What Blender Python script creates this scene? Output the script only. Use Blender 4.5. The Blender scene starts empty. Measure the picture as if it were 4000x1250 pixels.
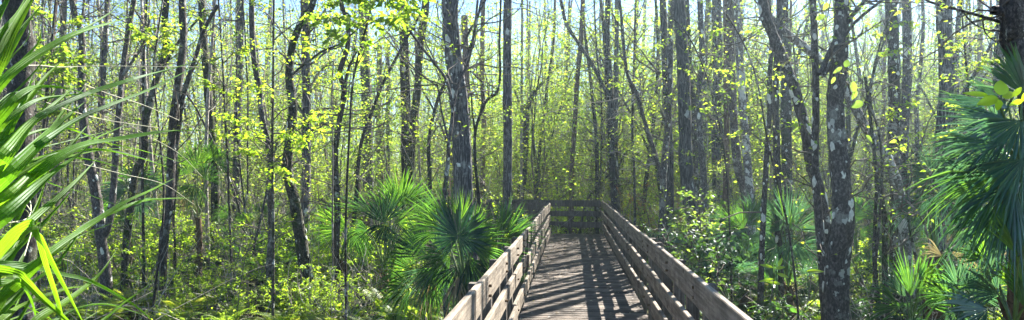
import bpy, math, random
import numpy as np
from mathutils import Vector, Matrix

random.seed(7)
rng = np.random.default_rng(11)
C = bpy.context.scene
COL = C.collection
R = math.radians
FLARE_HAZE = 1
GZ = -0.6                     # mean ground level; the deck top is z = 0
CAMH = 1.70
F = 2889.0                    # focal length in photo pixels (photo 4000 x 1250)

# ------------------------------------------------------------------ camera
cam_d = bpy.data.cameras.new('camera')
cam_d.sensor_width = 36.0
cam_d.lens = 36.0 * F / 4000.0
cam_d.clip_start = 0.05
cam_d.clip_end = 2000
cam = bpy.data.objects.new('camera', cam_d)
COL.objects.link(cam)
YAW, PITCH = R(4.67), R(1.29)
cam.location = (0, 0, CAMH)
cam.rotation_euler = (R(90) + PITCH, 0, YAW)
C.camera = cam
CM = cam.rotation_euler.to_matrix()
RIGHT, UP, FWD = CM @ Vector((1, 0, 0)), CM @ Vector((0, 1, 0)), CM @ Vector((0, 0, -1))

def W(x, y, d):
    """photo pixel (x, y) seen d metres ahead of the camera"""
    return Vector((0, 0, CAMH)) + (FWD + RIGHT * ((x - 2000) / F) + UP * ((625 - y) / F)) * d

def terrain(x, y):
    return (GZ + 0.09 * math.sin(x * 0.55 + 1.3) * math.cos(y * 0.43) + 0.05 * math.sin(x * 1.7 + y * 1.1)
            + 0.03 * math.sin(y * 2.3 - x * 1.9))

def ground_at(px, d):
    p = W(px, 700, d)
    return Vector((p.x, p.y, terrain(p.x, p.y)))

# ------------------------------------------------------------------ materials
def nmat(name):
    m = bpy.data.materials.new(name)
    m.use_nodes = True
    nt = m.node_tree
    nt.nodes.clear()
    return m, nt.nodes, nt.links

def ramp(N, stops, interp='LINEAR'):
    r = N.new('ShaderNodeValToRGB')
    r.color_ramp.interpolation = interp
    e = r.color_ramp.elements
    while len(e) < len(stops):
        e.new(0.5)
    for i, (p, c) in enumerate(stops):
        e[i].position = p
        e[i].color = (*c, 1)
    return r

def mix(N, L, fac, a, b, typ='MIX'):
    m = N.new('ShaderNodeMix')
    m.data_type = 'RGBA'
    m.blend_type = typ
    for sock, v in ((m.inputs[0], fac), (m.inputs[6], a), (m.inputs[7], b)):
        if hasattr(v, 'is_output'):
            L.new(v, sock)
        elif isinstance(v, (int, float)):
            sock.default_value = v
        else:
            sock.default_value = (*v, 1)
    return m.outputs[2]

def bark(name, dark, mid, lichen, amount, lscale=9.0, fibre=1.0, moss=0.0):
    m, N, L = nmat(name)
    out = N.new('ShaderNodeOutputMaterial')
    b = N.new('ShaderNodeBsdfPrincipled')
    b.inputs['Roughness'].default_value = 0.9
    b.inputs['Specular IOR Level'].default_value = 0.15
    tc = N.new('ShaderNodeTexCoord')
    oi = N.new('ShaderNodeObjectInfo')
    add = N.new('ShaderNodeVectorMath'); add.operation = 'ADD'
    sc = N.new('ShaderNodeVectorMath'); sc.operation = 'SCALE'
    cb = N.new('ShaderNodeCombineXYZ')
    for i in range(3):
        L.new(oi.outputs['Random'], cb.inputs[i])
    L.new(cb.outputs[0], sc.inputs[0]); sc.inputs['Scale'].default_value = 40
    L.new(tc.outputs['Object'], add.inputs[0]); L.new(sc.outputs[0], add.inputs[1])
    mp = N.new('ShaderNodeMapping')
    mp.inputs['Scale'].default_value = (28, 28, 28 * (1 - 0.88 * fibre))
    L.new(add.outputs[0], mp.inputs[0])
    n1 = N.new('ShaderNodeTexNoise'); n1.inputs['Scale'].default_value = 1.6
    n1.inputs['Detail'].default_value = 5; n1.inputs['Roughness'].default_value = 0.7
    L.new(mp.outputs[0], n1.inputs[0])
    r1 = ramp(N, [(0.30, tuple(c * 0.55 for c in dark)), (0.48, dark), (0.62, mid), (0.8, tuple(min(1, c * 1.5) for c in mid))])
    L.new(n1.outputs[0], r1.inputs[0])
    # lichen: rounded blotches of several sizes, ragged by noise
    n2 = N.new('ShaderNodeTexNoise'); n2.inputs['Scale'].default_value = lscale * 2.2; n2.inputs['Detail'].default_value = 3
    L.new(add.outputs[0], n2.inputs[0])
    wv = N.new('ShaderNodeVectorMath'); wv.operation = 'MULTIPLY_ADD'
    L.new(n2.outputs['Color'], wv.inputs[0]); wv.inputs[1].default_value = (0.11,) * 3; L.new(add.outputs[0], wv.inputs[2])
    vo = N.new('ShaderNodeTexVoronoi'); vo.inputs['Scale'].default_value = lscale
    mp2 = N.new('ShaderNodeMapping'); mp2.inputs['Scale'].default_value = (1.25, 1.25, 0.62)
    L.new(wv.outputs[0], mp2.inputs[0]); L.new(mp2.outputs[0], vo.inputs['Vector'])
    rv = ramp(N, [(0.0, (1, 1, 1)), (0.26, (1, 1, 1)), (0.33, (0, 0, 0))])
    L.new(vo.outputs['Distance'], rv.inputs[0])
    sepc = N.new('ShaderNodeSeparateColor'); L.new(vo.outputs['Color'], sepc.inputs[0])
    lt = N.new('ShaderNodeMath'); lt.operation = 'LESS_THAN'; lt.inputs[1].default_value = amount
    L.new(sepc.outputs[0], lt.inputs[0])
    mu = N.new('ShaderNodeMath'); mu.operation = 'MULTIPLY'
    L.new(rv.outputs[0], mu.inputs[0]); L.new(lt.outputs[0], mu.inputs[1])
    n3 = N.new('ShaderNodeTexNoise'); n3.inputs['Scale'].default_value = 3.0; n3.inputs['Detail'].default_value = 6
    n3.inputs['Roughness'].default_value = 0.75
    L.new(add.outputs[0], n3.inputs[0])
    r3 = ramp(N, [(0.56, (0, 0, 0)), (0.61, (1, 1, 1))])
    L.new(n3.outputs[0], r3.inputs[0])
    m2 = N.new('ShaderNodeMath'); m2.operation = 'MULTIPLY'; L.new(r3.outputs[0], m2.inputs[0]); m2.inputs[1].default_value = min(1, amount * 1.6)
    mx = N.new('ShaderNodeMath'); mx.operation = 'MAXIMUM'; L.new(mu.outputs[0], mx.inputs[0]); L.new(m2.outputs[0], mx.inputs[1])
    lc = mix(N, L, n1.outputs[0], tuple(c * 0.6 for c in lichen), tuple(min(1, c * 1.3) for c in lichen))
    c = mix(N, L, mx.outputs[0], r1.outputs[0], lc)
    if moss:
        n4 = N.new('ShaderNodeTexNoise'); n4.inputs['Scale'].default_value = 5; n4.inputs['Detail'].default_value = 4
        L.new(add.outputs[0], n4.inputs[0])
        r4 = ramp(N, [(0.52, (0, 0, 0)), (0.6, (moss, moss, moss))]); L.new(n4.outputs[0], r4.inputs[0])
        c = mix(N, L, r4.outputs[0], c, (0.035, 0.05, 0.015))
    # every tree a little lighter or darker
    mr = N.new('ShaderNodeMapRange'); mr.inputs[3].default_value = 0.7; mr.inputs[4].default_value = 1.35
    L.new(oi.outputs['Random'], mr.inputs[0])
    c = mix(N, L, 1.0, c, mr.outputs[0], 'MULTIPLY')
    L.new(c, b.inputs['Base Color'])
    bp = N.new('ShaderNodeBump'); bp.inputs['Strength'].default_value = 0.9; bp.inputs['Distance'].default_value = 0.02
    L.new(n1.outputs[0], bp.inputs['Height']); L.new(bp.outputs[0], b.inputs['Normal'])
    L.new(b.outputs[0], out.inputs[0])
    return m

def leafmat(name, cols, trans=0.5, gloss=0.08, rough=0.45, tint=1.6, streak=0.0):
    """leaf: reflecting + translucent; every leaf (mesh island) gets its own shade"""
    m, N, L = nmat(name)
    out = N.new('ShaderNodeOutputMaterial')
    g = N.new('ShaderNodeNewGeometry')
    oi = N.new('ShaderNodeObjectInfo')
    ad = N.new('ShaderNodeMath'); ad.operation = 'ADD'
    L.new(g.outputs['Random Per Island'], ad.inputs[0])
    ml = N.new('ShaderNodeMath'); ml.operation = 'MULTIPLY_ADD'; ml.inputs[1].default_value = 0.36; ml.inputs[2].default_value = -0.18
    L.new(oi.outputs['Random'], ml.inputs[0]); L.new(ml.outputs[0], ad.inputs[1])
    r = ramp(N, [(i / (len(cols) - 1), c) for i, c in enumerate(cols)])
    L.new(ad.outputs[0], r.inputs[0])
    col = r.outputs[0]
    if streak:
        tc = N.new('ShaderNodeTexCoord')
        nz = N.new('ShaderNodeTexNoise'); nz.inputs['Scale'].default_value = 6; nz.inputs['Detail'].default_value = 5
        L.new(tc.outputs['Object'], nz.inputs[0])
        rr = ramp(N, [(0.35, (1 - streak,) * 3), (0.65, (1 + 0.4 * streak,) * 3)])
        L.new(nz.outputs[0], rr.inputs[0])
        col = mix(N, L, 1.0, col, rr.outputs[0], 'MULTIPLY')
    d = N.new('ShaderNodeBsdfDiffuse'); L.new(col, d.inputs[0])
    t = N.new('ShaderNodeBsdfTranslucent')
    tcg = mix(N, L, 1.0, col, (tint * 1.14, tint * 1.20, tint * 0.66), 'MULTIPLY')
    L.new(tcg, t.inputs[0])
    ms = N.new('ShaderNodeMixShader'); ms.inputs[0].default_value = trans
    L.new(d.outputs[0], ms.inputs[1]); L.new(t.outputs[0], ms.inputs[2])
    gl = N.new('ShaderNodeBsdfGlossy'); gl.inputs['Roughness'].default_value = rough
    gl.inputs[0].default_value = (0.9, 0.95, 1, 1)
    m2 = N.new('ShaderNodeMixShader'); m2.inputs[0].default_value = gloss
    L.new(ms.outputs[0], m2.inputs[1]); L.new(gl.outputs[0], m2.inputs[2])
    L.new(m2.outputs[0], out.inputs[0])
    return m

def woodmat(name, a, b_, c_, axis):
    m, N, L = nmat(name)
    out = N.new('ShaderNodeOutputMaterial')
    b = N.new('ShaderNodeBsdfPrincipled'); b.inputs['Roughness'].default_value = 0.8
    b.inputs['Specular IOR Level'].default_value = 0.25
    tc = N.new('ShaderNodeTexCoord'); g = N.new('ShaderNodeNewGeometry')
    s = [22, 22, 22]; s[axis] = 1.1
    mp = N.new('ShaderNodeMapping'); mp.inputs['Scale'].default_value = s
    sc = N.new('ShaderNodeVectorMath'); sc.operation = 'SCALE'; sc.inputs['Scale'].default_value = 37
    cb = N.new('ShaderNodeCombineXYZ')
    for i in range(3):
        L.new(g.outputs['Random Per Island'], cb.inputs[i])
    L.new(cb.outputs[0], sc.inputs[0])
    ad = N.new('ShaderNodeVectorMath'); ad.operation = 'ADD'
    L.new(tc.outputs['Object'], ad.inputs[0]); L.new(sc.outputs[0], ad.inputs[1])
    L.new(ad.outputs[0], mp.inputs[0])
    n = N.new('ShaderNodeTexNoise'); n.inputs['Scale'].default_value = 1.5; n.inputs['Detail'].default_value = 6
    n.inputs['Roughness'].default_value = 0.65; n.inputs['Distortion'].default_value = 0.6
    L.new(mp.outputs[0], n.inputs[0])
    r = ramp(N, [(0.28, a), (0.5, b_), (0.72, c_)]); L.new(n.outputs[0], r.inputs[0])
    # per-board tone
    mr = N.new('ShaderNodeMapRange'); mr.inputs[3].default_value = 0.58; mr.inputs[4].default_value = 1.25
    L.new(g.outputs['Random Per Island'], mr.inputs[0])
    c = mix(N, L, 1.0, r.outputs[0], mr.outputs[0], 'MULTIPLY')
    # damp / mildew stains
    n2 = N.new('ShaderNodeTexNoise'); n2.inputs['Scale'].default_value = 3.5; n2.inputs['Detail'].default_value = 6
    n2.inputs['Roughness'].default_value = 0.7
    L.new(tc.outputs['Object'], n2.inputs[0])
    r2 = ramp(N, [(0.40, (0.45, 0.45, 0.44)), (0.58, (1, 1, 1))]); L.new(n2.outputs[0], r2.inputs[0])
    c = mix(N, L, 0.8, c, r2.outputs[0], 'MULTIPLY')
    # knots
    mk = N.new('ShaderNodeMapping'); sk = [5, 5, 5]; sk[axis] = 2.2
    mk.inputs['Scale'].default_value = sk
    L.new(ad.outputs[0], mk.inputs[0])
    vo = N.new('ShaderNodeTexVoronoi'); vo.inputs['Scale'].default_value = 1.0; L.new(mk.outputs[0], vo.inputs['Vector'])
    rk = ramp(N, [(0.05, (0.25, 0.2, 0.16)), (0.11, (1, 1, 1))]); L.new(vo.outputs['Distance'], rk.inputs[0])
    c = mix(N, L, 1.0, c, rk.outputs[0], 'MULTIPLY')
    L.new(c, b.inputs['Base Color'])
    bp = N.new('ShaderNodeBump'); bp.inputs['Strength'].default_value = 0.6; bp.inputs['Distance'].default_value = 0.006
    L.new(n.outputs[0], bp.inputs['Height']); L.new(bp.outputs[0], b.inputs['Normal'])
    L.new(b.outputs[0], out.inputs[0])
    return m

def plain(name, col, rough=0.7, spec=0.3, var=0.25, scale=20):
    m, N, L = nmat(name)
    out = N.new('ShaderNodeOutputMaterial')
    b = N.new('ShaderNodeBsdfPrincipled'); b.inputs['Roughness'].default_value = rough
    b.inputs['Specular IOR Level'].default_value = spec
    tc = N.new('ShaderNodeTexCoord')
    n = N.new('ShaderNodeTexNoise'); n.inputs['Scale'].default_value = scale; n.inputs['Detail'].default_value = 4
    L.new(tc.outputs['Object'], n.inputs[0])
    r = ramp(N, [(0.3, tuple(c * (1 - var) for c in col)), (0.7, tuple(min(1, c * (1 + var)) for c in col))])
    L.new(n.outputs[0], r.inputs[0]); L.new(r.outputs[0], b.inputs['Base Color'])
    L.new(b.outputs[0], out.inputs[0])
    return m

M = {}
M['bark_dark'] = bark('bark_dark', (0.041, 0.036, 0.032), (0.115, 0.101, 0.089), (0.42, 0.44, 0.40), 0.30, 11, 0.55, 0.5)
M['bark_moss'] = bark('bark_moss', (0.038, 0.036, 0.027), (0.121, 0.115, 0.088), (0.40, 0.43, 0.37), 0.22, 14, 0.3, 1.0)
M['bark_cypress'] = bark('bark_cypress', (0.05, 0.048, 0.048), (0.19, 0.18, 0.172), (0.52, 0.54, 0.49), 0.13, 5.5, 1.0)
M['bark_pale'] = bark('bark_pale', (0.176, 0.155, 0.135), (0.405, 0.365, 0.324), (0.6, 0.6, 0.55), 0.32, 9, 0.9)
M['bark_white'] = bark('bark_white', (0.135, 0.121, 0.108), (0.378, 0.351, 0.324), (0.66, 0.66, 0.60), 0.9, 8, 0.5)
M['bark_spotted'] = bark('bark_spotted', (0.065, 0.058, 0.054), (0.182, 0.162, 0.149), (0.5, 0.51, 0.45), 0.22, 10, 0.6)
M['bark_red'] = bark('bark_red', (0.101, 0.07, 0.054), (0.284, 0.203, 0.155), (0.45, 0.42, 0.36), 0.12, 9, 1.0)
M['leaf_spring'] = leafmat('leaf_spring', [(0.085, 0.14, 0.018), (0.13, 0.20, 0.024), (0.19, 0.25, 0.03), (0.26, 0.28, 0.04)], 0.66, 0.03, 0.5, 2.1)
M['leaf_green'] = leafmat('leaf_green', [(0.05, 0.085, 0.022), (0.08, 0.13, 0.025), (0.12, 0.17, 0.035), (0.17, 0.20, 0.05)], 0.6, 0.04, 0.42, 2.0)
M['leaf_olive'] = leafmat('leaf_olive', [(0.09, 0.10, 0.05), (0.13, 0.15, 0.06), (0.19, 0.20, 0.08), (0.26, 0.24, 0.13)], 0.58, 0.03, 0.5, 1.8)
M['leaf_dark'] = leafmat('leaf_dark', [(0.015, 0.04, 0.015), (0.025, 0.06, 0.02), (0.04, 0.085, 0.025), (0.06, 0.11, 0.03)], 0.45, 0.04, 0.45, 1.6)
M['leaf_big'] = leafmat('leaf_big', [(0.16, 0.26, 0.012), (0.22, 0.32, 0.012), (0.26, 0.34, 0.015)], 0.75, 0.04, 0.4, 2.2, 0.15)
M['leaf_lime'] = leafmat('leaf_lime', [(0.13, 0.21, 0.02), (0.18, 0.26, 0.025), (0.26, 0.31, 0.03)], 0.7, 0.03, 0.5, 2.2)
M['leaf_rust'] = leafmat('leaf_rust', [(0.22, 0.10, 0.035), (0.30, 0.14, 0.05), (0.36, 0.20, 0.07)], 0.4, 0.04, 0.5, 1.3)
M['fern_leaf'] = leafmat('fern_leaf', [(0.08, 0.14, 0.02), (0.14, 0.21, 0.03), (0.21, 0.27, 0.04), (0.36, 0.34, 0.06)], 0.6, 0.03, 0.45, 2.0)
M['palm_green'] = leafmat('palm_green', [(0.028, 0.08, 0.02), (0.045, 0.115, 0.025), (0.06, 0.145, 0.025), (0.085, 0.17, 0.03)], 0.5, 0.06, 0.38, 2.0, 0.3)
M['palm_blue'] = leafmat('palm_blue', [(0.035, 0.10, 0.07), (0.055, 0.13, 0.08), (0.08, 0.165, 0.085)], 0.48, 0.08, 0.36, 1.6, 0.3)  # blue-green veil of lens flare over the right palms, put into leaf colour
M['palm_bright'] = leafmat('palm_bright', [(0.05, 0.13, 0.018), (0.08, 0.17, 0.022), (0.13, 0.23, 0.028)], 0.55, 0.08, 0.38, 1.8, 0.3)
M['palm_deep'] = leafmat('palm_deep', [(0.012, 0.045, 0.03), (0.02, 0.06, 0.035), (0.03, 0.075, 0.04)], 0.3, 0.05, 0.36, 1.5, 0.3)  # darker copy of the palm leaf; shadow on core leaves put into the colour
M['palm_dead'] = leafmat('palm_dead', [(0.22, 0.16, 0.10), (0.32, 0.25, 0.17), (0.42, 0.35, 0.26)], 0.3, 0.06, 0.5, 1.1, 0.3)
M['blade'] = leafmat('blade', [(0.06, 0.145, 0.008), (0.085, 0.18, 0.010), (0.115, 0.21, 0.012)], 0.62, 0.016, 0.5, 2.1, 0.3)
M['petiole'] = plain('petiole', (0.10, 0.16, 0.04), 0.45, 0.4)
M['fibre'] = plain('fibre', (0.13, 0.09, 0.055), 0.95, 0.1, 0.5, 40)
M['thread'] = plain('thread', (0.55, 0.52, 0.38), 0.7)
M['lichen'] = plain('lichen', (0.62, 0.63, 0.56), .9, .1, .25, 30)
M['twig'] = plain('twig', (0.14, 0.12, 0.10), 0.9, 0.1, 0.4, 8)
M['twig_pale'] = plain('twig_pale', (0.36, 0.33, 0.28), 0.9, 0.1, 0.35, 8)
M['wood_rail'] = woodmat('wood_rail', (0.09, 0.068, 0.050), (0.25, 0.202, 0.150), (0.42, 0.36, 0.285), 1)
M['wood_cross'] = woodmat('wood_cross', (0.11, 0.09, 0.07), (0.24, 0.205, 0.17), (0.35, 0.31, 0.26), 0)
M['wood_deck'] = woodmat('wood_deck', (0.05, 0.038, 0.030), (0.135, 0.104, 0.080), (0.27, 0.215, 0.17), 0)
M['wood_post'] = woodmat('wood_post', (0.07, 0.055, 0.045), (0.15, 0.125, 0.10), (0.26, 0.23, 0.19), 2)

# ------------------------------------------------------------------ mesh building
class G:
    """collects quads into one mesh"""
    def __init__(s):
        s.v, s.f, s.m, s.n, s.s = [], [], [], 0, []
    def add(s, v, f, mat=0, smooth=False):
        v = np.asarray(v, dtype=np.float32).reshape(-1, 3)
        f = np.asarray(f, dtype=np.int32).reshape(-1, 4)
        s.v.append(v); s.f.append(f + s.n); s.n += len(v)
        s.m.append(np.full(len(f), mat, np.int32)); s.s.append(np.full(len(f), smooth, bool))
    def box(s, lo, hi, mat=0, bev=0.0, M4=None):
        (x0, y0, z0), (x1, y1, z1) = lo, hi
        if bev:                       # an octagonal prism-like box with small chamfers along all edges
            b = bev
            v, f = [], []
            def P(x, y, z): v.append((x, y, z)); return len(v) - 1
            idx = {}
            for ix in (0, 1):
                for iy in (0, 1):
                    for iz in (0, 1):
                        X, Y, Z = (x0, x1)[ix], (y0, y1)[iy], (z0, z1)[iz]
                        sx, sy, sz = (b, -b)[ix], (b, -b)[iy], (b, -b)[iz]
                        idx[ix, iy, iz] = (P(X, Y + sy, Z + sz), P(X + sx, Y, Z + sz), P(X + sx, Y + sy, Z))
            q = lambda *a: f.append(a)
            for i in (0, 1):
                q(*[idx[k][0] for k in ((i, 0, 0), (i, 1, 0), (i, 1, 1), (i, 0, 1))])
                q(*[idx[k][1] for k in ((0, i, 0), (1, i, 0), (1, i, 1), (0, i, 1))])
                q(*[idx[k][2] for k in ((0, 0, i), (1, 0, i), (1, 1, i), (0, 1, i))])
            for i in (0, 1):
                for j in (0, 1):
                    q(idx[i, j, 0][0], idx[i, j, 0][1], idx[i, j, 1][1], idx[i, j, 1][0])
                    q(idx[i, 0, j][0], idx[i, 0, j][2], idx[i, 1, j][2], idx[i, 1, j][0])
                    q(idx[0, i, j][1], idx[0, i, j][2], idx[1, i, j][2], idx[1, i, j][1])
            for k in idx.values():
                q(k[0], k[1], k[2], k[2])
            f = [a for a in f if len(set(a)) == 4]
        else:
            v = [(x0, y0, z0), (x1, y0, z0), (x1, y1, z0), (x0, y1, z0), (x0, y0, z1), (x1, y0, z1), (x1, y1, z1), (x0, y1, z1)]
            f = [(0, 3, 2, 1), (4, 5, 6, 7), (0, 1, 5, 4), (1, 2, 6, 5), (2, 3, 7, 6), (3, 0, 4, 7)]
        if M4 is not None:
            v = [tuple(M4 @ Vector(p)) for p in v]
        s.add(v, f, mat)
    def tube(s, pts, rad, sides=6, mat=0, rough=0.0, jit=0.0):
        pts = np.asarray([tuple(p) for p in pts], dtype=np.float64)
        n = len(pts)
        rad = np.asarray(rad, dtype=np.float64) * np.ones(n)
        t = np.gradient(pts, axis=0)
        t /= np.linalg.norm(t, axis=1)[:, None] + 1e-9
        ref = np.array([1.0, 0.13, 0.07]) if abs(t[:, 0]).mean() < 0.8 else np.array([0.1, 1.0, 0.07])
        u = np.cross(t, ref); u /= np.linalg.norm(u, axis=1)[:, None] + 1e-9
        w = np.cross(t, u)
        a = np.linspace(0, 2 * np.pi, sides, endpoint=False)
        prof = 1 + rough * rng.standard_normal(sides) * 1.0 if rough else np.ones(sides)
        rr = rad[:, None] * prof[None, :]
        if jit:
            rr = rr * (1 + jit * rng.standard_normal((n, sides)))
        v = pts[:, None, :] + rr[:, :, None] * (np.cos(a)[None, :, None] * u[:, None, :] + np.sin(a)[None, :, None] * w[:, None, :])
        i = np.arange(n - 1)[:, None] * sides; j = np.arange(sides)[None, :]; j2 = (j + 1) % sides
        f = np.stack([i + j, i + j2, i + sides + j2, i + sides + j], -1).reshape(-1, 4)
        s.add(v.reshape(-1, 3), f, mat, True)
    def leaves(s, pos, d, nrm, size, mat=0, wid=0.5, fold=0.12):
        """pos,d,nrm (N,3); size (N,). each leaf two quads folded at the midrib"""
        pos, d, nrm = (np.asarray(a, dtype=np.float64) for a in (pos, d, nrm))
        n = len(pos)
        if n == 0: return
        size = np.asarray(size)[:, None] * np.ones((n, 1))
        d = d / (np.linalg.norm(d, axis=1)[:, None] + 1e-9)
        sd = np.cross(d, nrm); sd /= np.linalg.norm(sd, axis=1)[:, None] + 1e-9
        nn = np.cross(sd, d)
        L_ = size; Wd = size * wid * 0.5
        p0 = pos; p3 = pos + d * L_ - nn * L_ * 0.10
        m1 = pos + d * L_ * 0.38; 
        a1 = m1 + sd * Wd + nn * L_ * fold; b1 = m1 - sd * Wd + nn * L_ * fold
        m2 = pos + d * L_ * 0.62
        v = np.stack([p0, a1, p3, b1, m2], 1).reshape(-1, 3)
        k = np.arange(n)[:, None] * 5
        f = np.concatenate([k + np.array([[0, 1, 2, 4]]), k + np.array([[0, 4, 2, 3]])], 1).reshape(-1, 4)
        s.add(v, f, mat)
    def mesh(s, name, mats):
        me = bpy.data.meshes.new(name)
        if s.n == 0:
            return me
        v = np.concatenate(s.v); f = np.concatenate(s.f); m = np.concatenate(s.m); sm = np.concatenate(s.s)
        me.vertices.add(len(v)); me.vertices.foreach_set('co', v.ravel())
        me.loops.add(f.size); me.loops.foreach_set('vertex_index', f.ravel())
        me.polygons.add(len(f)); me.polygons.foreach_set('loop_start', np.arange(len(f), dtype=np.int32) * 4)
        me.polygons.foreach_set('material_index', m)
        me.polygons.foreach_set('use_smooth', sm)
        for x in mats:
            me.materials.append(M[x])
        me.update(calc_edges=True)
        return me

def link(name, me, parent=None, loc=None):
    o = bpy.data.objects.new(name, me)
    COL.objects.link(o)
    if parent is not None:
        o.parent = parent
    if loc is not None:
        o.location = loc
    return o

def tag(o, label=None, cat=None, group=None, kind=None):
    if label: o['label'] = label
    if cat: o['category'] = cat
    if group: o['group'] = group
    if kind: o['kind'] = kind
    return o

def empty(name, loc=(0, 0, 0), rz=0.0, sc=1.0):
    o = bpy.data.objects.new(name, None)
    COL.objects.link(o)
    o.location = loc; o.rotation_euler = (0, 0, rz); o.scale = (sc,) * 3
    o.empty_display_size = 0.1
    return o

def copy_thing(root, loc, rz=0, sc=1.0, tilt=0.0):
    r = root.copy(); COL.objects.link(r)
    r.location = loc; r.rotation_euler = (tilt * math.cos(rz * 3), tilt * math.sin(rz * 3), rz); r.scale = (sc,) * 3
    for ch in root.children:
        c = ch.copy(); COL.objects.link(c); c.parent = r
        for g in ch.children:
            e = g.copy(); COL.objects.link(e); e.parent = c
    return r

def unit(v):
    return v / (np.linalg.norm(v) + 1e-9)

def smooth_path(P, k=4):
    """Catmull-Rom through points (list of arrays), k samples per span"""
    P = [np.asarray(p, float) for p in P]
    if len(P) < 3:
        a, b = P[0], P[-1]
        return np.array([a + (b - a) * t for t in np.linspace(0, 1, 2 * k)])
    E = [2 * P[0] - P[1]] + P + [2 * P[-1] - P[-2]]
    out = []
    for i in range(1, len(E) - 2):
        p0, p1, p2, p3 = E[i - 1:i + 3]
        for j in range(k):
            t = j / k
            out.append(0.5 * ((2 * p1) + (-p0 + p2) * t + (2 * p0 - 5 * p1 + 4 * p2 - p3) * t * t + (-p0 + 3 * p1 - 3 * p2 + p3) * t ** 3))
    out.append(P[-1])
    return np.array(out)

def wander(start, d, length, n, bend=0.25, up=0.0, droop=0.0):
    pts = [np.asarray(start, float)]
    d = unit(np.asarray(d, float))
    st = length / n
    for i in range(n):
        d = unit(d + rng.standard_normal(3) * bend + np.array([0, 0, up - droop * i / n]))
        pts.append(pts[-1] + d * st)
    return np.array(pts), d

def leafy_twig(gt, gl, start, d, length, r, nleaf, size, wid=0.5, mt=0, ml=0, hang=0.3, bend=0.18, up=0.05, sides=4):
    """a twig with alternate leaves on both sides"""
    pts, _ = wander(start, d, length, 5, bend, up)
    gt.tube(pts, np.linspace(r, r * 0.35, 6), sides, mt)
    if nleaf:
        t = np.linspace(0.15, 1.0, nleaf)
        idx = t * 5; i0 = np.minimum(idx.astype(int), 4); fr = (idx - i0)[:, None]
        p = pts[i0] * (1 - fr) + pts[i0 + 1] * fr
        tan = pts[i0 + 1] - pts[i0]; tan /= np.linalg.norm(tan, axis=1)[:, None] + 1e-9
        side = np.cross(tan, np.array([0, 0, 1.0])); side /= np.linalg.norm(side, axis=1)[:, None] + 1e-9
        sg = np.where(np.arange(nleaf) % 2 == 0, 1, -1)[:, None]
        ld = tan * 0.5 + side * sg * 0.9 + rng.standard_normal((nleaf, 3)) * 0.35 - np.array([0, 0, hang])
        nr = np.array([0, 0, 1.0]) + rng.standard_normal((nleaf, 3)) * 0.55
        p = p + rng.standard_normal((nleaf, 3)) * size * 0.15
        gl.leaves(p, ld, nr, size * rng.uniform(0.55, 1.2, nleaf), ml, wid)
    return pts

def limb(gt, gl, start, d, length, r, ntw, nleaf, size, wid=0.5, bend=0.2, up=0.06, mt=0, ml=0, sub=2, hang=0.3):
    n = 7
    pts, _ = wander(start, d, length, n, bend, up)
    gt.tube(pts, np.linspace(r, r * 0.3, n + 1), 5, mt)
    for k in range(ntw):
        i = rng.integers(1, n + 1)
        az = rng.uniform(0, 6.283)
        dd = unit(pts[i] - pts[i - 1]) + np.array([math.cos(az), math.sin(az), rng.uniform(-0.2, 0.7)]) * 0.9
        l2 = length * rng.uniform(0.22, 0.5)
        if sub > 1:
            p2, _ = wander(pts[i], dd, l2, 4, 0.25, 0.04)
            gt.tube(p2, np.linspace(r * 0.42, r * 0.15, 5), 4, mt)
            for q in range(sub):
                j = rng.integers(1, 5)
                az = rng.uniform(0, 6.283)
                leafy_twig(gt, gl, p2[j], unit(p2[j] - p2[j - 1]) + np.array([math.cos(az), math.sin(az), rng.uniform(-.3, .5)]) * 0.8,
                           l2 * 0.6, r * 0.16, nleaf, size, wid, mt, ml, hang, sides=3)
        else:
            leafy_twig(gt, gl, pts[i], dd, l2, r * 0.3, nleaf, size, wid, mt, ml, hang, sides=3)
    return pts

# ------------------------------------------------------------------ world and light
w = bpy.data.worlds.new("World"); C.world = w; w.use_nodes = True
nt = w.node_tree
bg = nt.nodes['Background']
sky = nt.nodes.new('ShaderNodeTexSky')
sky.sky_type = 'NISHITA'; sky.sun_disc = False
SUN_AZ, SUN_EL = R(30), R(37)           # azimuth from +Y towards +X
sky.sun_elevation = SUN_EL
sky.sun_rotation = SUN_AZ
sky.air_density = 0.8; sky.dust_density = 0.0; sky.ozone_density = 3.5
nt.links.new(sky.outputs[0], bg.inputs[0])
bg.inputs[1].default_value = 0.052
sd = bpy.data.lights.new('sun', 'SUN'); sd.energy = 5.0; sd.angle = R(0.5); sd.color = (1.0, 0.95, 0.86)
so = bpy.data.objects.new('sun', sd); COL.objects.link(so)
sdir = Vector((math.sin(SUN_AZ) * math.cos(SUN_EL), math.cos(SUN_AZ) * math.cos(SUN_EL), math.sin(SUN_EL)))
so.rotation_euler = sdir.to_track_quat('Z', 'Y').to_euler()
so.location = (20, 40, 40)
C.view_settings.view_transform = 'Standard'; C.view_settings.look = 'None'
C.view_settings.exposure = 2.4; C.view_settings.gamma = 1.0
C.cycles.max_bounces = 6; C.cycles.diffuse_bounces = 3; C.cycles.glossy_bounces = 2
C.cycles.transmission_bounces = 4; C.cycles.transparent_max_bounces = 4
C.cycles.sample_clamp_indirect = 6
C.cycles.caustics_reflective = False; C.cycles.caustics_refractive = False
C.cycles.use_denoising = True
C.cycles.use_adaptive_sampling = True; C.cycles.adaptive_threshold = 0.02
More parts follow.
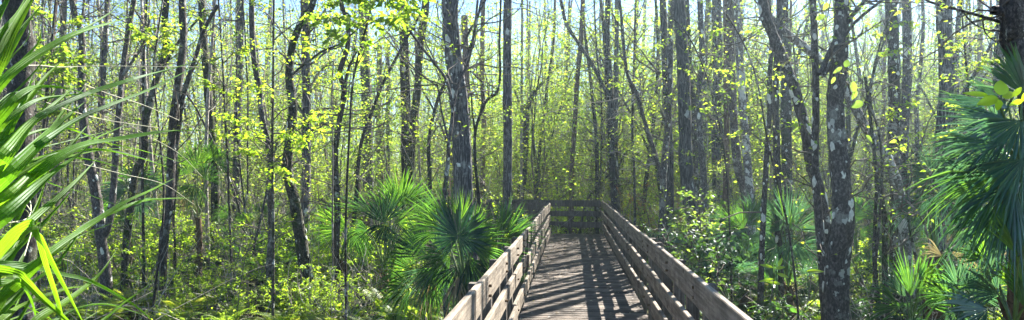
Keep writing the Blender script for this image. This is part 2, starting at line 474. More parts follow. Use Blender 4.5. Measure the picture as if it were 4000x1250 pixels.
# ------------------------------------------------------------------ ground
def build_ground():
    m, N, L = nmat('forest_floor')
    out = N.new('ShaderNodeOutputMaterial'); b = N.new('ShaderNodeBsdfPrincipled')
    b.inputs['Roughness'].default_value = 0.95; b.inputs['Specular IOR Level'].default_value = 0.1
    tc = N.new('ShaderNodeTexCoord')
    n = N.new('ShaderNodeTexNoise'); n.inputs['Scale'].default_value = 9; n.inputs['Detail'].default_value = 9; n.inputs['Roughness'].default_value = 0.75
    L.new(tc.outputs['Object'], n.inputs[0])
    r = ramp(N, [(0.3, (0.025, 0.018, 0.012)), (0.48, (0.075, 0.055, 0.035)), (0.6, (0.15, 0.115, 0.075)), (0.72, (0.27, 0.22, 0.15))])
    L.new(n.outputs[0], r.inputs[0])
    n2 = N.new('ShaderNodeTexNoise'); n2.inputs['Scale'].default_value = 0.8; n2.inputs['Detail'].default_value = 6
    L.new(tc.outputs['Object'], n2.inputs[0])
    r2 = ramp(N, [(0.45, (0, 0, 0)), (0.6, (1, 1, 1))]); L.new(n2.outputs[0], r2.inputs[0])
    c = mix(N, L, r2.outputs[0], r.outputs[0], (0.05, 0.07, 0.02))
    L.new(c, b.inputs['Base Color'])
    bp = N.new('ShaderNodeBump'); bp.inputs['Distance'].default_value = 0.08; bp.inputs['Strength'].default_value = 1
    L.new(n.outputs[0], bp.inputs['Height']); L.new(bp.outputs[0], b.inputs['Normal'])
    L.new(b.outputs[0], out.inputs[0])
    M['forest_floor'] = m
    xs = np.concatenate([[-700, -300, -150], np.arange(-70, 71, 1.0), [150, 300, 700]])
    ys = np.concatenate([[-300, -100, -30], np.arange(-10, 111, 1.0), [200, 400, 900]])
    X, Y = np.meshgrid(xs, ys)
    Z = np.vectorize(terrain)(X, Y)
    v = np.stack([X, Y, Z], -1).reshape(-1, 3)
    nx, ny = len(xs), len(ys)
    i = np.arange(ny - 1)[:, None] * nx; j = np.arange(nx - 1)[None, :]
    f = np.stack([i + j, i + j + 1, i + nx + j + 1, i + nx + j], -1).reshape(-1, 4)
    g = G(); g.add(v, f, 0, True)
    tag(link('ground', g.mesh('ground', ['forest_floor'])), 'damp brown forest floor under the trees', kind='structure')
build_ground()

# ------------------------------------------------------------------ boardwalk
LX, RX = -0.585, 0.845          # inner faces of the left and right rails
YE = 22.2                      # inner face of the end rail
YC = 19.9                      # corner where the walkway turns left
RT = 1.0
def boardwalk():
    root = empty('boardwalk', (0, 10, 0))
    tag(root, 'weathered plank boardwalk deck running straight ahead then turning left', 'boardwalk', kind='structure')
    g = G(); y = -3.0
    while y < YE + 0.02:
        x1, x0 = RX + 0.06 + random.uniform(0, .015), LX - 0.06 - random.uniform(0, .015)
        z = random.uniform(-0.004, 0.003)
        g.box((x0, y - 10, z - 0.038), (x1, y - 10 + 0.130, z), 0, 0.006)
        y += 0.146
    link('deck', g.mesh('deck', ['wood_deck']), root)
    g = G()
    for x in (LX + 0.02, 0.12, RX - 0.07):
        g.box((x, -13, -0.30), (x + 0.06, YE - 10, -0.043), 0)
    link('joist', g.mesh('joist', ['wood_rail']), root)
    # the arm that turns left behind the palmettos: planks lie along Y
    arm = empty('boardwalk_arm', (LX, (YC + YE) / 2, 0), R(-3.5))
    tag(arm, 'far arm of the boardwalk deck leading left behind the palmettos', 'boardwalk', kind='structure')
    g = G(); x = -0.22
    while x > -4.0:
        g.box((x - 0.135, -1.0, -0.038), (x, 1.2, random.uniform(-.003, .003)), 0, 0.005); x -= 0.146
    link('deck', g.mesh('arm_deck', ['wood_post']), arm)
    root2 = empty('boardwalk_bend', (-4.4, 22.4, 0), R(47))
    tag(root2, 'distant stretch of boardwalk deck bending away to the left woods', 'boardwalk', kind='structure')
    g = G(); y = 0.6
    while y < 20:
        g.box((-1.0, y, -0.038), (1.0, y + 0.135, random.uniform(-.003, .003)), 0, 0.005); y += 0.146
    link('deck', g.mesh('bend_deck', ['wood_deck']), root2)
boardwalk()

def railing(label, A, B, side, posts, seed, seg=1.3, wood='wood_rail', joint=0.012, half=()):
    """rail line from A to B (inner face); side: +1 = posts to the right of travel. local y along the line"""
    rr = random.Random(seed)
    A, B = Vector(A), Vector(B)
    ang = math.atan2(B.y - A.y, B.x - A.x) - R(90)
    root = empty('railing', (A.x, A.y, 0), ang)
    tag(root, label, 'railing')
    Ln = (B - A).length
    s = side
    for bi, (z0, z1) in enumerate(((0.805, RT), (0.515, 0.675), (0.185, 0.355))):
        y = 0.0
        while y < Ln - 0.02:
            l = seg * rr.choice((0.5, 1, 1, 2)); ye = min(Ln, y + l)
            if Ln - ye < 0.3: ye = Ln
            g = G()
            o = rr.uniform(-joint, joint) * (1 + 0.3 * bi); dz = rr.uniform(-0.008, 0.008)
            xa, xb = sorted((s * (0.0 + o), s * (0.04 + o)))
            tw = rr.uniform(-0.004, 0.004)
            g.box((xa, y + 0.003, z0 + dz), (xb, ye - 0.003, z1 + dz), 0, 0.006)
            # slight warp along the board
            vv = g.v[-1]; t = (vv[:, 1] - y) / (ye - y)
            vv[:, 0] += tw * np.sin(t * 3.1); vv[:, 2] += rr.uniform(-.004, .004) * t
            link('rail', g.mesh('rail', [wood]), root)
            y = ye
    for (y, top) in [(p, 0.955) for p in posts] + [(p, 0.86) for p in half]:  # half: short hidden posts added to break the sunlight into dashes
        g = G()
        xa, xb = sorted((s * 0.058, s * 0.150))
        w_ = 0.09
        g.box((xa, y - w_ / 2, GZ - 0.35), (xb, y + w_ / 2, top + rr.uniform(-.012, .012)), 0, 0.007)
        link('post', g.mesh('post', ['wood_post']), root)
        if (y, top) and top > 0.9 and y < 14:        # bolt heads through the boards
            for zc in (0.93, 0.86, 0.60, 0.27):
                g = G()
                g.tube([(-s * 0.004 - s * .012, y, zc), (s * 0.05, y, zc)], [0.011, 0.011], 6)
                g.add([(-s * 0.016, y + 0.011 * math.cos(a), zc + 0.011 * math.sin(a)) for a in (0.4, 1.97, 3.54, 5.11)], [[0, 1, 2, 3]])
                link('bolt', g.mesh('bolt', ['fibre']), root)
    return root

yL = [1.1, 2.4, 3.7, 5.21, 6.55, 7.94, 8.95, 10.9, 12.0, 13.5, 15.0, 16.3, 17.5, 18.8, 19.8]
yR = [1.2, 2.5, 3.9, 5.25, 6.75, 8.37, 8.95, 11.3, 12.7, 14.1, 15.5, 17.1, 18.7, 20.2, 21.6]
Y0 = -2.0
half = lambda ps: [(a + b) / 2 for a, b in zip(ps, ps[1:]) if b - a > 1.1]  # added in-between posts, kept below the top rail, to chop up the light
railing('long three-board wooden railing on the left side of the walkway', (LX, Y0), (LX, YC), -1, [y - Y0 for y in yL], 3, joint=0.013, half=[y - Y0 for y in half(yL)])
railing('long three-board wooden railing on the right side of the walkway', (RX, Y0), (RX, YE), 1, [y - Y0 for y in yR], 5, joint=0.009, half=[y - Y0 for y in half(yR)])
EA = Vector((RX, YE, 0)); EB = Vector((-4.4, YE + 0.32, 0)); EC = Vector((-14.5, 31.0, 0))
railing('railing across the far end of the walkway where it turns left', (RX + .04, YE), (EB.x, EB.y), 1, [0.97, 1.9, 3.3, 4.6], 8, 2.0, 'wood_post', 0.004)
railing('short inner railing after the left turn behind the palmettos', (LX - .04, YC + .02), (-3.9, YC + .28), -1, [0.5, 1.55, 2.9], 9, 2.0, 'wood_post', 0.004)
railing('far railing of the distant boardwalk bend among left trees', (EB.x, EB.y + 0.05), (EC.x, EC.y), 1, [0.5, 2, 3.5, 5, 6.5, 8, 9.5, 11, 12.5], 10, 2.0, 'wood_post', 0.004)
railing('near railing of the distant boardwalk bend among left trees', (-4.1, YC + .35), (-15.8, 29.3), -1, [0.5, 2, 3.5, 5, 6.5, 8, 9.5, 11, 12.5, 14], 12, 2.0, 'wood_rail', 0.004)
# ------------------------------------------------------------------ crowns and twigs above the frame
def crown_mesh(name, rad, nl, size, ntw, nleaf, leaf, tw='twig'):
    g = G()
    for i in range(nl):
        az = 6.283 * i / nl + rng.uniform(-.5, .5)
        z = rng.uniform(-rad * 0.9, rad * 0.5)
        limb(g, g, (0, 0, z), (math.cos(az), math.sin(az), rng.uniform(0.1, 0.9)), rad * rng.uniform(.7, 1.2), 0.035, ntw, nleaf, size, 0.5, 0.2, 0.05, 0, 1)
    return g.mesh(name, [tw, leaf])
CROWNS = [crown_mesh('crown', 2.2, 8, 0.10, 5, 6, 'leaf_spring'), crown_mesh('crown', 1.8, 7, 0.09, 5, 5, 'leaf_green'),
          crown_mesh('crown', 2.4, 8, 0.08, 5, 3, 'leaf_olive', 'twig_pale')]

# ------------------------------------------------------------------ traced trees
def rosettes(g, S, rad, n, size, z0, z1, fixed=(), mat=1):
    """raised pale lichen patches lying on the bark"""
    z = S[:, 2]
    items = [(rng.uniform(z0, z1), rng.uniform(0, 6.283), size * (.3 + 1.0 * rng.random() ** 2.6), rng.uniform(1.0, 2.2)) for _ in range(n)] + list(fixed)
    for zz, ph, w_, asp in items:
        k = int(np.clip(np.searchsorted(z, zz), 1, len(S) - 1))
        f_ = (zz - z[k - 1]) / max(1e-4, z[k] - z[k - 1]); f_ = min(max(f_, 0), 1)
        r_ = (rad[k - 1] * (1 - f_) + rad[k] * f_) * 1.04
        w2 = min(w_, r_ * .8)
        m = 10; th = np.linspace(0, 2 * np.pi, m, endpoint=False); rg = 1 + .16 * rng.standard_normal(m)
        V = []
        for q, lift in ((1.0, -.004), (.75, .003), (.35, .005), (.02, .005)):
            for t_, e_ in zip(th, rg):
                x_ = math.cos(t_) * w2 * q * e_; y_ = math.sin(t_) * w2 * asp * q * e_
                a = ph + x_ / r_
                zc = zz + y_
                kk = int(np.clip(np.searchsorted(z, zc), 1, len(S) - 1)); ff = min(max((zc - z[kk - 1]) / max(1e-4, z[kk] - z[kk - 1]), 0), 1)
                c = S[kk - 1] * (1 - ff) + S[kk] * ff
                rr = (rad[kk - 1] * (1 - ff) + rad[kk] * ff) * 1.05 + lift
                V.append((c[0] + math.cos(a) * rr, c[1] + math.sin(a) * rr, zc))
        f = [(i * m + j, i * m + (j + 1) % m, (i + 1) * m + (j + 1) % m, (i + 1) * m + j) for i in range(3) for j in range(m)]
        g.add(V, f, mat, True)

def hero(label, d, px, w, mat, limbs=(), leaf=None, nlv=10, twigs=10, name='tree', cat='tree', top=None, lsize=0.06, dtop=None, flare=1.25,
         crown=True, sides=12, group=None, lich=0, lsz=.04, lfix=()):
    """px: trunk centre line from the ground upwards in photo pixels, w: width in px (start, end) ; limbs: (points, w0, w1)"""
    base = W(px[0][0], px[0][1], d)
    gz = terrain(base.x, base.y)
    dtop = d if dtop is None else dtop
    n = len(px)
    P = [W(x, y, d + (dtop - d) * i / max(1, n - 1) + 0.0) for i, (x, y) in enumerate(px)]
    # carry the foot down into the ground
    foot = P[0] + (P[0] - P[1]).normalized() * 0.01
    if P[0].z > gz:
        dv = (P[0] - P[1]).normalized()
        dv = (dv + Vector((0, 0, -2))).normalized()
        k = (P[0].z - (gz - 0.15)) / max(0.3, -dv.z)
        P = [P[0] + dv * k] + P
    # carry the trunk on above the frame
    if top is None and crown:
        dv = (P[-1] - P[-2]).normalized(); dv = (dv + Vector((0, 0, 1.6))).normalized()
        P += [P[-1] + dv * 2.2, P[-1] + dv * 4.6 + Vector((random.uniform(-.3, .3), random.uniform(-.3, .3), 0))]
    P = [np.array(p) for p in P]
    org = P[0].copy()
    for i in range(1, len(P) - 1):      # depth wobble so that a trunk is not flat
        P[i] = P[i] + np.array(FWD) * rng.uniform(-.06, .06)
    S = smooth_path([p - org for p in P], 6)
    z = S[:, 2]
    r0, r1 = w[0] / F * d / 2, w[1] / F * d / 2
    zt = (W(px[-1][0], px[-1][1], d).z - org[2])
    t = np.clip(z / max(0.5, zt), 0, 1.6)
    rad = np.maximum(r0 + (r1 - r0) * t, r1 * 0.35)
    rad *= 1 + (flare - 1) * np.exp(-np.maximum(z, 0) / 0.35)
    rad *= 1 + 0.035 * rng.standard_normal(len(rad))
    root = empty(name, tuple(org))
    tag(root, label, cat, group)
    g = G(); g.tube(S, rad, sides, 0, 0.06, 0.03)
    # knots and small bumps
    allp = [(S, rad)]
    for (lp, w0, w1) in limbs:
        dd = d + rng.uniform(-.3, .3)
        Q = [np.array(W(lp[0][0], lp[0][1], d)) - org] + [np.array(W(x, y, d + (dd - d) * (i + 1) / len(lp) + rng.uniform(-.08, .08))) - org for i, (x, y) in enumerate(lp[1:])]
        SQ = smooth_path(Q, 5)
        rq = np.linspace(w0, w1, len(SQ)) / F * d / 2
        g.tube(SQ, rq, 8, 0, 0.06, 0.03)
        allp.append((SQ, rq))
    if lich or lfix:
        fx = []
        for (x_, y_, w_, asp) in lfix:
            zz = W(x_, y_, d).z - org[2]
            k = int(np.clip(np.searchsorted(z, zz), 0, len(S) - 1))
            cx = S[k] + org; off_ = (np.array(W(x_, y_, d)) - cx) @ np.array(RIGHT)
            al = math.asin(max(-.85, min(.85, off_ / rad[k])))
            fx.append((zz, math.atan2(-1, 0) + al + YAW, w_ / F * d / 2, asp))
        rosettes(g, S, rad, lich, lsz, .3, zt + .3, fx)
    link('trunk', g.mesh('trunk', [mat, 'lichen']), root)
    # small twigs
    if twigs or leaf:
        gb = G(); lm = leaf or 'leaf_spring'
        for i in range(int(twigs * 1.5)):
            S_, r_ = allp[rng.integers(0, len(allp))]
            if S_ is S:
                ok = np.where((z > 1.2) & (z < zt + 1))[0]
                if len(ok) == 0: continue
                k = int(rng.choice(ok))
            else:
                k = rng.integers(2, len(S_))
            az = rng.uniform(0, 6.283)
            L_ = rng.uniform(0.4, 1.3) if rng.random() < .6 else rng.uniform(1.3, 2.6)
            limb(gb, gb, S_[k], (math.cos(az), math.sin(az), rng.uniform(-.1, .9)), L_, 0.011, 5, nlv if leaf else 2, lsize, 0.55, 0.28, 0.03, 0, 1, 1)
        link('branches' if False else 'crown', gb.mesh('twigs', ['twig', lm]), root)
    if top is None and crown and rng.random() < .12:
        c = link('crown', CROWNS[rng.integers(0, 3)], root, tuple(S[-1]))
        c.rotation_euler = (0, 0, rng.uniform(0, 6.28)); c.scale = (0.9,) * 3
    return root

H = hero
H('thick dark rough-barked trunk behind the big foreground palm blades', 9.0, [(88, 1250), (85, 900), (80, 500), (72, 200), (70, 0)], (84, 96), 'bark_dark', twigs=2, sides=16)
H('pale slim trunk left of the forked tree at far left', 18, [(212, 1010), (216, 700), (225, 420), (238, 240), (256, 0)], (30, 22), 'bark_pale', leaf='leaf_spring', twigs=8)
H('dark forked tree whose two limbs part low in front of the ferns', 12.2, [(408, 1250), (412, 1087), (398, 888), (378, 793), (352, 610), (328, 400), (318, 200), (310, 110), (285, 0)], (44, 20), 'bark_spotted',
  [([(405, 930), (430, 860), (447, 700), (458, 510), (470, 400), (478, 300), (496, 160), (525, 0)], 30, 20), ([(310, 110), (322, 60), (330, 0)], 12, 8), ([(478, 300), (520, 235), (560, 170), (590, 60)], 14, 7)], twigs=12, lich=26, lsz=.035)
H('thin chalky white stem near the left edge', 21, [(388, 700), (385, 480), (386, 340), (398, 160), (385, 30), (380, -20)], (16, 13), 'bark_pale', twigs=6, crown=False)
H('dark slanting trunk that leans right between two pale stems', 14, [(493, 1080), (498, 945), (512, 810), (530, 680), (560, 600), (573, 493), (600, 330), (650, 200), (640, 90), (650, 0)], (30, 24), 'bark_moss',
  [([(600, 330), (640, 260), (700, 160), (760, 90), (800, 40)], 14, 7)], twigs=12, leaf='leaf_spring', nlv=7)
H('tall spotted trunk with a paler limb rising to its right', 12.3, [(622, 1240), (630, 1103), (645, 930), (660, 780), (668, 610), (678, 493), (694, 358), (716, 160), (712, 0)], (36, 28), 'bark_spotted',
  [([(668, 640), (690, 560), (708, 414), (732, 318), (764, 223), (796, 120), (850, 20)], 22, 14)], twigs=10, lich=30, lsz=.03)
H('thin straight dark stem beside the slanting mossy trunk', 13.4, [(557, 1020), (560, 690), (562, 450), (566, 250), (572, 0)], (12, 8), 'bark_dark', twigs=6)
H('short dark stem standing right of the tall spotted trunk', 14.5, [(679, 980), (680, 850), (684, 720), (690, 540)], (10, 7), 'bark_dark', twigs=5, crown=False)
H('grey slim trunk reaching up behind the leaning mossy tree', 19, [(549, 700), (549, 445), (557, 240), (573, 0)], (16, 13), 'bark_pale', twigs=5)
H('lichen-blotched trunk rising from the upright fan palm on the left', 17, [(838, 820), (835, 640), (820, 450), (808, 300), (798, 180), (790, 0)], (36, 28), 'bark_moss', twigs=8, leaf='leaf_spring')
H('straight grey trunk behind the spray of yellow leaves', 22, [(925, 800), (926, 510), (931, 318), (937, 0)], (32, 28), 'bark_cypress', twigs=5)
H('curving speckled trunk left of the yellow-leaved sapling', 12.6, [(1048, 1200), (1052, 1040), (1056, 900), (1058, 720), (1053, 600), (1031, 478), (1011, 358), (993, 200), (987, 0)], (30, 22), 'bark_spotted', twigs=10)
H('leaning mossy trunk with a broken shoulder among the ferns', 12.4, [(1212, 1210), (1200, 1100), (1176, 940), (1156, 800), (1126, 665), (1134, 560), (1149, 430), (1131, 300), (1142, 175), (1188, 60), (1228, 0)], (58, 26), 'bark_moss',
  [([(1130, 690), (1112, 650), (1106, 632)], 26, 16), ([(1131, 300), (1190, 250), (1260, 200), (1330, 170), (1400, 110)], 10, 6)], twigs=12, leaf='leaf_spring', nlv=6, flare=1.1, lich=26, lsz=.035)
H('thin grey pole-like trunk behind the leaning mossy tree', 24, [(1204, 810), (1205, 637), (1206, 300), (1207, 0)], (16, 13), 'bark_pale', twigs=4)
H('wavy dark trunk standing in the sunlit ferns left of the far fans', 12.8, [(1313, 1140), (1316, 960), (1317, 820), (1309, 640), (1318, 510), (1342, 358), (1326, 280), (1360, 180), (1357, 64), (1333, 0)], (30, 18), 'bark_dark',
  [([(1342, 358), (1360, 270), (1400, 190)], 12, 6)], twigs=12, leaf='leaf_spring', nlv=7)
H('pale thread-thin stem hugging the wavy dark trunk', 12.2, [(1299, 1150), (1301, 850), (1297, 640), (1300, 400), (1302, 240)], (8, 5), 'bark_pale', twigs=4, crown=False)
H('straight brown-grey trunk ending behind the far boardwalk rail', 27, [(1441, 790), (1439, 640), (1434, 398), (1426, 190), (1420, 0)], (42, 34), 'bark_cypress', twigs=4, sides=14)
H('brown broken-topped snag in the distance beside a young palm', 33, [(1478, 760), (1478, 500), (1481, 330), (1483, 170)], (24, 20), 'bark_red', twigs=2, crown=False, top=1)
H('grey broken-topped snag right of the young distant palm', 33, [(1516, 760), (1515, 500), (1517, 300), (1516, 172)], (15, 13), 'bark_cypress', twigs=2, crown=False, top=1)
H('thick black-lichened trunk left of the mossy leaning pair', 19, [(1590, 900), (1588, 700), (1587, 466), (1582, 233), (1577, 100), (1574, 0)], (46, 38), 'bark_dark', twigs=6, leaf='leaf_spring', nlv=6, sides=14, lich=20, lsz=.05)
H('slightly tilted dark trunk between black-lichened tree and big cypress', 18, [(1596, 900), (1603, 650), (1617, 478), (1632, 350), (1641, 199), (1664, 0)], (34, 30), 'bark_moss', twigs=6)
H('biggest furrowed grey cypress trunk with a white lichen disc', 12.0, [(1832, 1120), (1822, 950), (1814, 850), (1808, 637), (1799, 478), (1785, 318), (1766, 160), (1757, 0)], (84, 64), 'bark_cypress',
  [([(1800, 300), (1816, 240), (1850, 140), (1866, 0)], 14, 9), ([(1790, 270), (1780, 180), (1775, 90), (1790, 0)], 10, 6)], twigs=6, sides=22, flare=1.35, lich=14, lsz=.025, lfix=[(1750, 165, 26, 1.9), (1764, 215, 12, 1.6), (1748, 232, 9, 1.5), (1793, 645, 19, 1.0), (1775, 365, 9, 1.4), (1802, 372, 11, 1.3), (1772, 455, 10, 1.8), (1790, 520, 10, 1.5), (1766, 295, 8, 1.8)])
H('dark crooked stem crossing in front of the biggest cypress', 9.6, [(1744, 1250), (1740, 1170), (1731, 930), (1735, 770), (1750, 620), (1754, 557), (1766, 440), (1745, 318), (1690, 240), (1640, 175), (1600, 120)], (24, 9), 'bark_spotted',
  [([(1754, 557), (1728, 450), (1716, 380), (1708, 330)], 9, 4), ([(1766, 440), (1790, 330), (1830, 240), (1856, 120), (1880, 0)], 12, 7)], twigs=10, crown=False, lich=26, lsz=.02)
H('black sinuous branching stem right of the biggest cypress', 13, [(1880, 900), (1868, 760), (1856, 620), (1856, 520), (1876, 446), (1904, 390), (1942, 358), (1954, 279), (1951, 175), (1956, 0)], (18, 8), 'bark_dark',
  [([(1856, 520), (1846, 440), (1840, 370), (1830, 320)], 9, 4), ([(1876, 446), (1890, 340), (1860, 300), (1820, 260)], 7, 4)], twigs=10)
H('brown snag peeking from behind the biggest cypress', 22, [(1826, 700), (1822, 300), (1817, 150), (1813, 62)], (26, 24), 'bark_red', crown=False, top=1, twigs=1)
H('reddish brown slender trunk right of the biggest cypress', 26, [(1884, 780), (1886, 560), (1890, 478), (1883, 300), (1885, 120), (1888, 0)], (22, 17), 'bark_red', twigs=5)
H('straight pale-patched grey trunk rising behind the left railing corner', 17, [(1976, 900), (1979, 800), (1982, 640), (1982, 478), (1980, 239), (1982, 0)], (40, 35), 'bark_cypress', twigs=7, leaf='leaf_spring', nlv=5, sides=16)
H('pencil-thin tall stem right of the pale-patched grey trunk', 24, [(2037, 780), (2038, 374), (2039, 200), (2040, 0)], (12, 9), 'bark_pale', twigs=3)
H('stubby dark tree forking low behind the turn of the walkway', 25, [(2032, 790), (2044, 700), (2050, 600), (2056, 440), (2060, 410)], (32, 24), 'bark_dark',
  [([(2056, 430), (2080, 372), (2104, 340), (2122, 318)], 22, 9), ([(2054, 440), (2030, 400), (2008, 350)], 16, 7)], twigs=8, crown=False, leaf='leaf_spring', nlv=6)
H('smooth brown slightly leaning trunk behind the middle of the end rail', 24, [(2233, 900), (2233, 777), (2234, 637), (2246, 478), (2254, 318), (2269, 160), (2277, 0)], (20, 18), 'bark_red', twigs=5)
H('dark bluish trunk right of the end rail with a limb sweeping left', 23, [(2402, 830), (2396, 700), (2388, 557), (2384, 334), (2372, 160), (2376, 0)], (30, 22), 'bark_dark',
  [([(2386, 400), (2324, 270), (2269, 183), (2213, 95), (2190, 0)], 14, 12)], twigs=7)
H('twin-stemmed lichen tree whose limbs form a V right of the end rail', 16, [(2583, 960), (2590, 760), (2596, 637), (2612, 478), (2616, 318), (2622, 100), (2626, 0)], (28, 20), 'bark_spotted',
  [([(2586, 700), (2560, 605), (2519, 478), (2488, 366), (2448, 279), (2428, 80), (2420, 0)], 18, 10), ([(2530, 510), (2505, 440), (2500, 300)], 8, 4)], twigs=14, leaf='leaf_spring', nlv=7, lich=40, lsz=.04)
H('broad pale fibrous cypress trunk right of the twin-stemmed tree', 15, [(2706, 1000), (2694, 800), (2680, 637), (2676, 478), (2668, 239), (2655, 0)], (60, 44), 'bark_cypress', twigs=7, leaf='leaf_spring', nlv=6, sides=18)
H('darker narrow trunk touching the broad pale cypress', 16.5, [(2722, 900), (2716, 640), (2708, 400), (2696, 239), (2684, 0)], (22, 20), 'bark_dark', twigs=4)
H('patchy lichened trunk third right of the end rail', 14, [(2766, 960), (2752, 700), (2733, 560), (2727, 358), (2742, 239), (2738, 0)], (28, 22), 'bark_spotted', twigs=9, leaf='leaf_spring', nlv=6, lich=30, lsz=.04)
H('faded grey trunk in the middle distance behind patchy trees', 22, [(2803, 900), (2800, 700), (2799, 478), (2806, 199), (2798, 0)], (36, 33), 'bark_cypress', twigs=4)
H('brownish trunk in the right woods rising behind a small fan palm', 18, [(2830, 930), (2834, 800), (2838, 610), (2840, 300), (2836, 0)], (24, 20), 'bark_red', twigs=5)
H('dark leaning trunk of the white-splashed pair', 16.4, [(2918, 930), (2908, 760), (2880, 637), (2864, 400), (2858, 200), (2857, 0)], (36, 30), 'bark_spotted', twigs=7)
H('white-splashed trunk of the pair with big lichen patches', 16, [(2935, 930), (2932, 800), (2918, 637), (2896, 318), (2880, 40), (2877, 0)], (34, 28), 'bark_white', twigs=7, leaf='leaf_spring', nlv=5, lich=22, lsz=.10)
H('thin pale-blotched pole in front of the leaning right cluster', 10.5, [(2972, 1250), (2974, 1100), (2978, 930), (2994, 610), (3004, 446), (3008, 300), (3012, 120), (3000, 0)], (24, 16), 'bark_spotted', twigs=6, leaf='leaf_spring', nlv=5, lich=40, lsz=.035)
H('slim straight trunk left of the spotted hero cluster', 11, [(3055, 1250), (3050, 1100), (3038, 890), (3030, 610), (3034, 350), (3040, 150), (3042, 0)], (30, 22), 'bark_spotted', twigs=6, lich=26, lsz=.03)
H('dark medium trunk standing behind the leaning right cluster', 15, [(3074, 900), (3070, 637), (3068, 400), (3064, 200), (3056, 0)], (44, 38), 'bark_dark', twigs=5)
H('leaning blotched trunk slanting up left from the big right pair', 9.0, [(3240, 1100), (3205, 800), (3172, 637), (3148, 517), (3102, 358), (3061, 239), (3013, 119), (2973, 0)], (46, 38), 'bark_spotted', twigs=7, sides=16, flare=1.0, lich=30, lsz=.05)
H('slim upright trunk just left of the biggest right trunk', 8.6, [(3222, 1100), (3198, 850), (3180, 637), (3184, 398), (3180, 200), (3172, 0)], (34, 24), 'bark_spotted', twigs=5, sides=12, flare=1.0, lich=30, lsz=.035)
H('biggest trunk on the right, dark with white spots and side branches', 8.2, [(3264, 1300), (3276, 1050), (3286, 850), (3284, 637), (3270, 398), (3274, 239), (3288, 0)], (98, 50), 'bark_spotted',
  [([(3205, 290), (3225, 240), (3262, 160), (3330, 60), (3390, -10)], 24, 14), ([(3215, 300), (3262, 220), (3320, 110), (3420, 20), (3500, -30)], 18, 9)], twigs=8, leaf='leaf_spring', nlv=5, sides=22, flare=1.05, lich=80, lsz=.036, lfix=[(3262, 110, 18, 1.3), (3258, 175, 14, 1.4), (3250, 510, 14, 1.5), (3252, 560, 12, 1.4), (3290, 200, 12, 1.5)])
H('leaning dark and white limb-like trunk behind the biggest right trunk', 11, [(3520, 820), (3470, 640), (3420, 560), (3391, 509), (3350, 450), (3310, 360), (3250, 280), (3150, 190), (3060, 120), (3000, 60)], (52, 30), 'bark_white', twigs=8, crown=False, sides=14)
H('straight dark trunk with white flaking foot right of the leaning limb', 12, [(3504, 1060), (3497, 800), (3494, 637), (3487, 478), (3486, 239), (3479, 0)], (48, 40), 'bark_dark', twigs=7, sides=16, lich=10, lsz=.03, lfix=[(3505, 900, 34, 2.2), (3498, 850, 30, 2), (3508, 960, 30, 1.6), (3496, 780, 24, 2.2)])
H('pale-patched trunk between the dark one and the faded grey one', 16, [(3532, 900), (3534, 600), (3541, 400), (3542, 239), (3538, 0)], (36, 33), 'bark_spotted', twigs=6, leaf='leaf_spring', nlv=5, lich=14, lsz=.06, lfix=[(3536, 198, 26, .8), (3544, 265, 24, 1.0)])
H('faded grey kinked trunk left of the big right fan palm', 14, [(3660, 900), (3668, 637), (3692, 380), (3687, 199), (3678, 0)], (48, 50), 'bark_cypress',
  [([(3672, 560), (3760, 370), (3830, 250), (3900, 120)], 20, 10)], twigs=7, sides=16)
H('dark background trunk left of the huge corner trunk', 24, [(3888, 800), (3890, 300), (3900, 80), (3904, 0)], (24, 20), 'bark_dark', twigs=4)
H('second pale background trunk left of the huge corner trunk', 26, [(3838, 800), (3832, 300), (3826, 0)], (22, 17), 'bark_pale', twigs=4)
H('huge corner trunk at upper right with a knobby burl and long branch', 7.4, [(4150, 1250), (4110, 700), (4060, 400), (4022, 260), (3985, 150), (3962, 0)], (110, 115), 'bark_spotted',
  [([(3960, 95), (3916, 88), (3837, 64), (3757, 42), (3646, 12), (3600, -10)], 16, 9), ([(3960, 60), (3925, 45), (3893, 42), (3880, 40)], 50, 36), ([(3837, 64), (3850, 130), (3900, 170)], 7, 3), ([(3757, 42), (3800, 90), (3860, 120)], 7, 3)], twigs=6, sides=22)
H('thin grey dead stem leaning left among the right palmettos', 9, [(3702, 1230), (3654, 1056), (3606, 873), (3570, 810), (3534, 777)], (14, 7), 'bark_pale', twigs=4, crown=False)
H('bare pale stick slanting in front of the drooping palm', 6.5, [(4010, 1150), (3900, 1048), (3821, 928), (3790, 850), (3773, 809)], (11, 5), 'bark_pale', twigs=2, crown=False)
H('slim twisted stem below the leaning limb on the right', 10.5, [(3432, 1250), (3415, 1000), (3420, 800), (3424, 690), (3400, 500), (3380, 300)], (20, 12), 'bark_dark', twigs=6, crown=False)
H('short mossy stem near the bottom right of the spotted trunk', 9.8, [(3463, 1270), (3463, 1000), (3450, 850), (3430, 700)], (26, 18), 'bark_moss', twigs=5, crown=False)
H('thin bent stem beside the spiky palmetto on the right', 10, [(3606, 1270), (3590, 1100), (3560, 900), (3542, 770), (3530, 600)], (15, 9), 'bark_dark', twigs=5, crown=False)

# arching bare branches and logs
H('bare dark branch arching over the ground at bottom left', 12.6, [(860, 1240), (900, 1216), (1000, 1196), (1060, 1194), (1130, 1200), (1230, 1222), (1290, 1245)], (9, 6), 'bark_dark', name='fallen_branch', cat='branch', crown=False, twigs=6, flare=1)
H('curved dead limb lying behind the end rail on its right', 24, [(2290, 790), (2330, 740), (2370, 690), (2410, 660), (2450, 590), (2500, 610)], (11, 6), 'bark_dark', name='fallen_branch', cat='branch', crown=False, twigs=4, flare=1)

def white_disc():
    g = G()
    # raised pale lichen rosettes on the big cypress (real, slightly thick)
    return
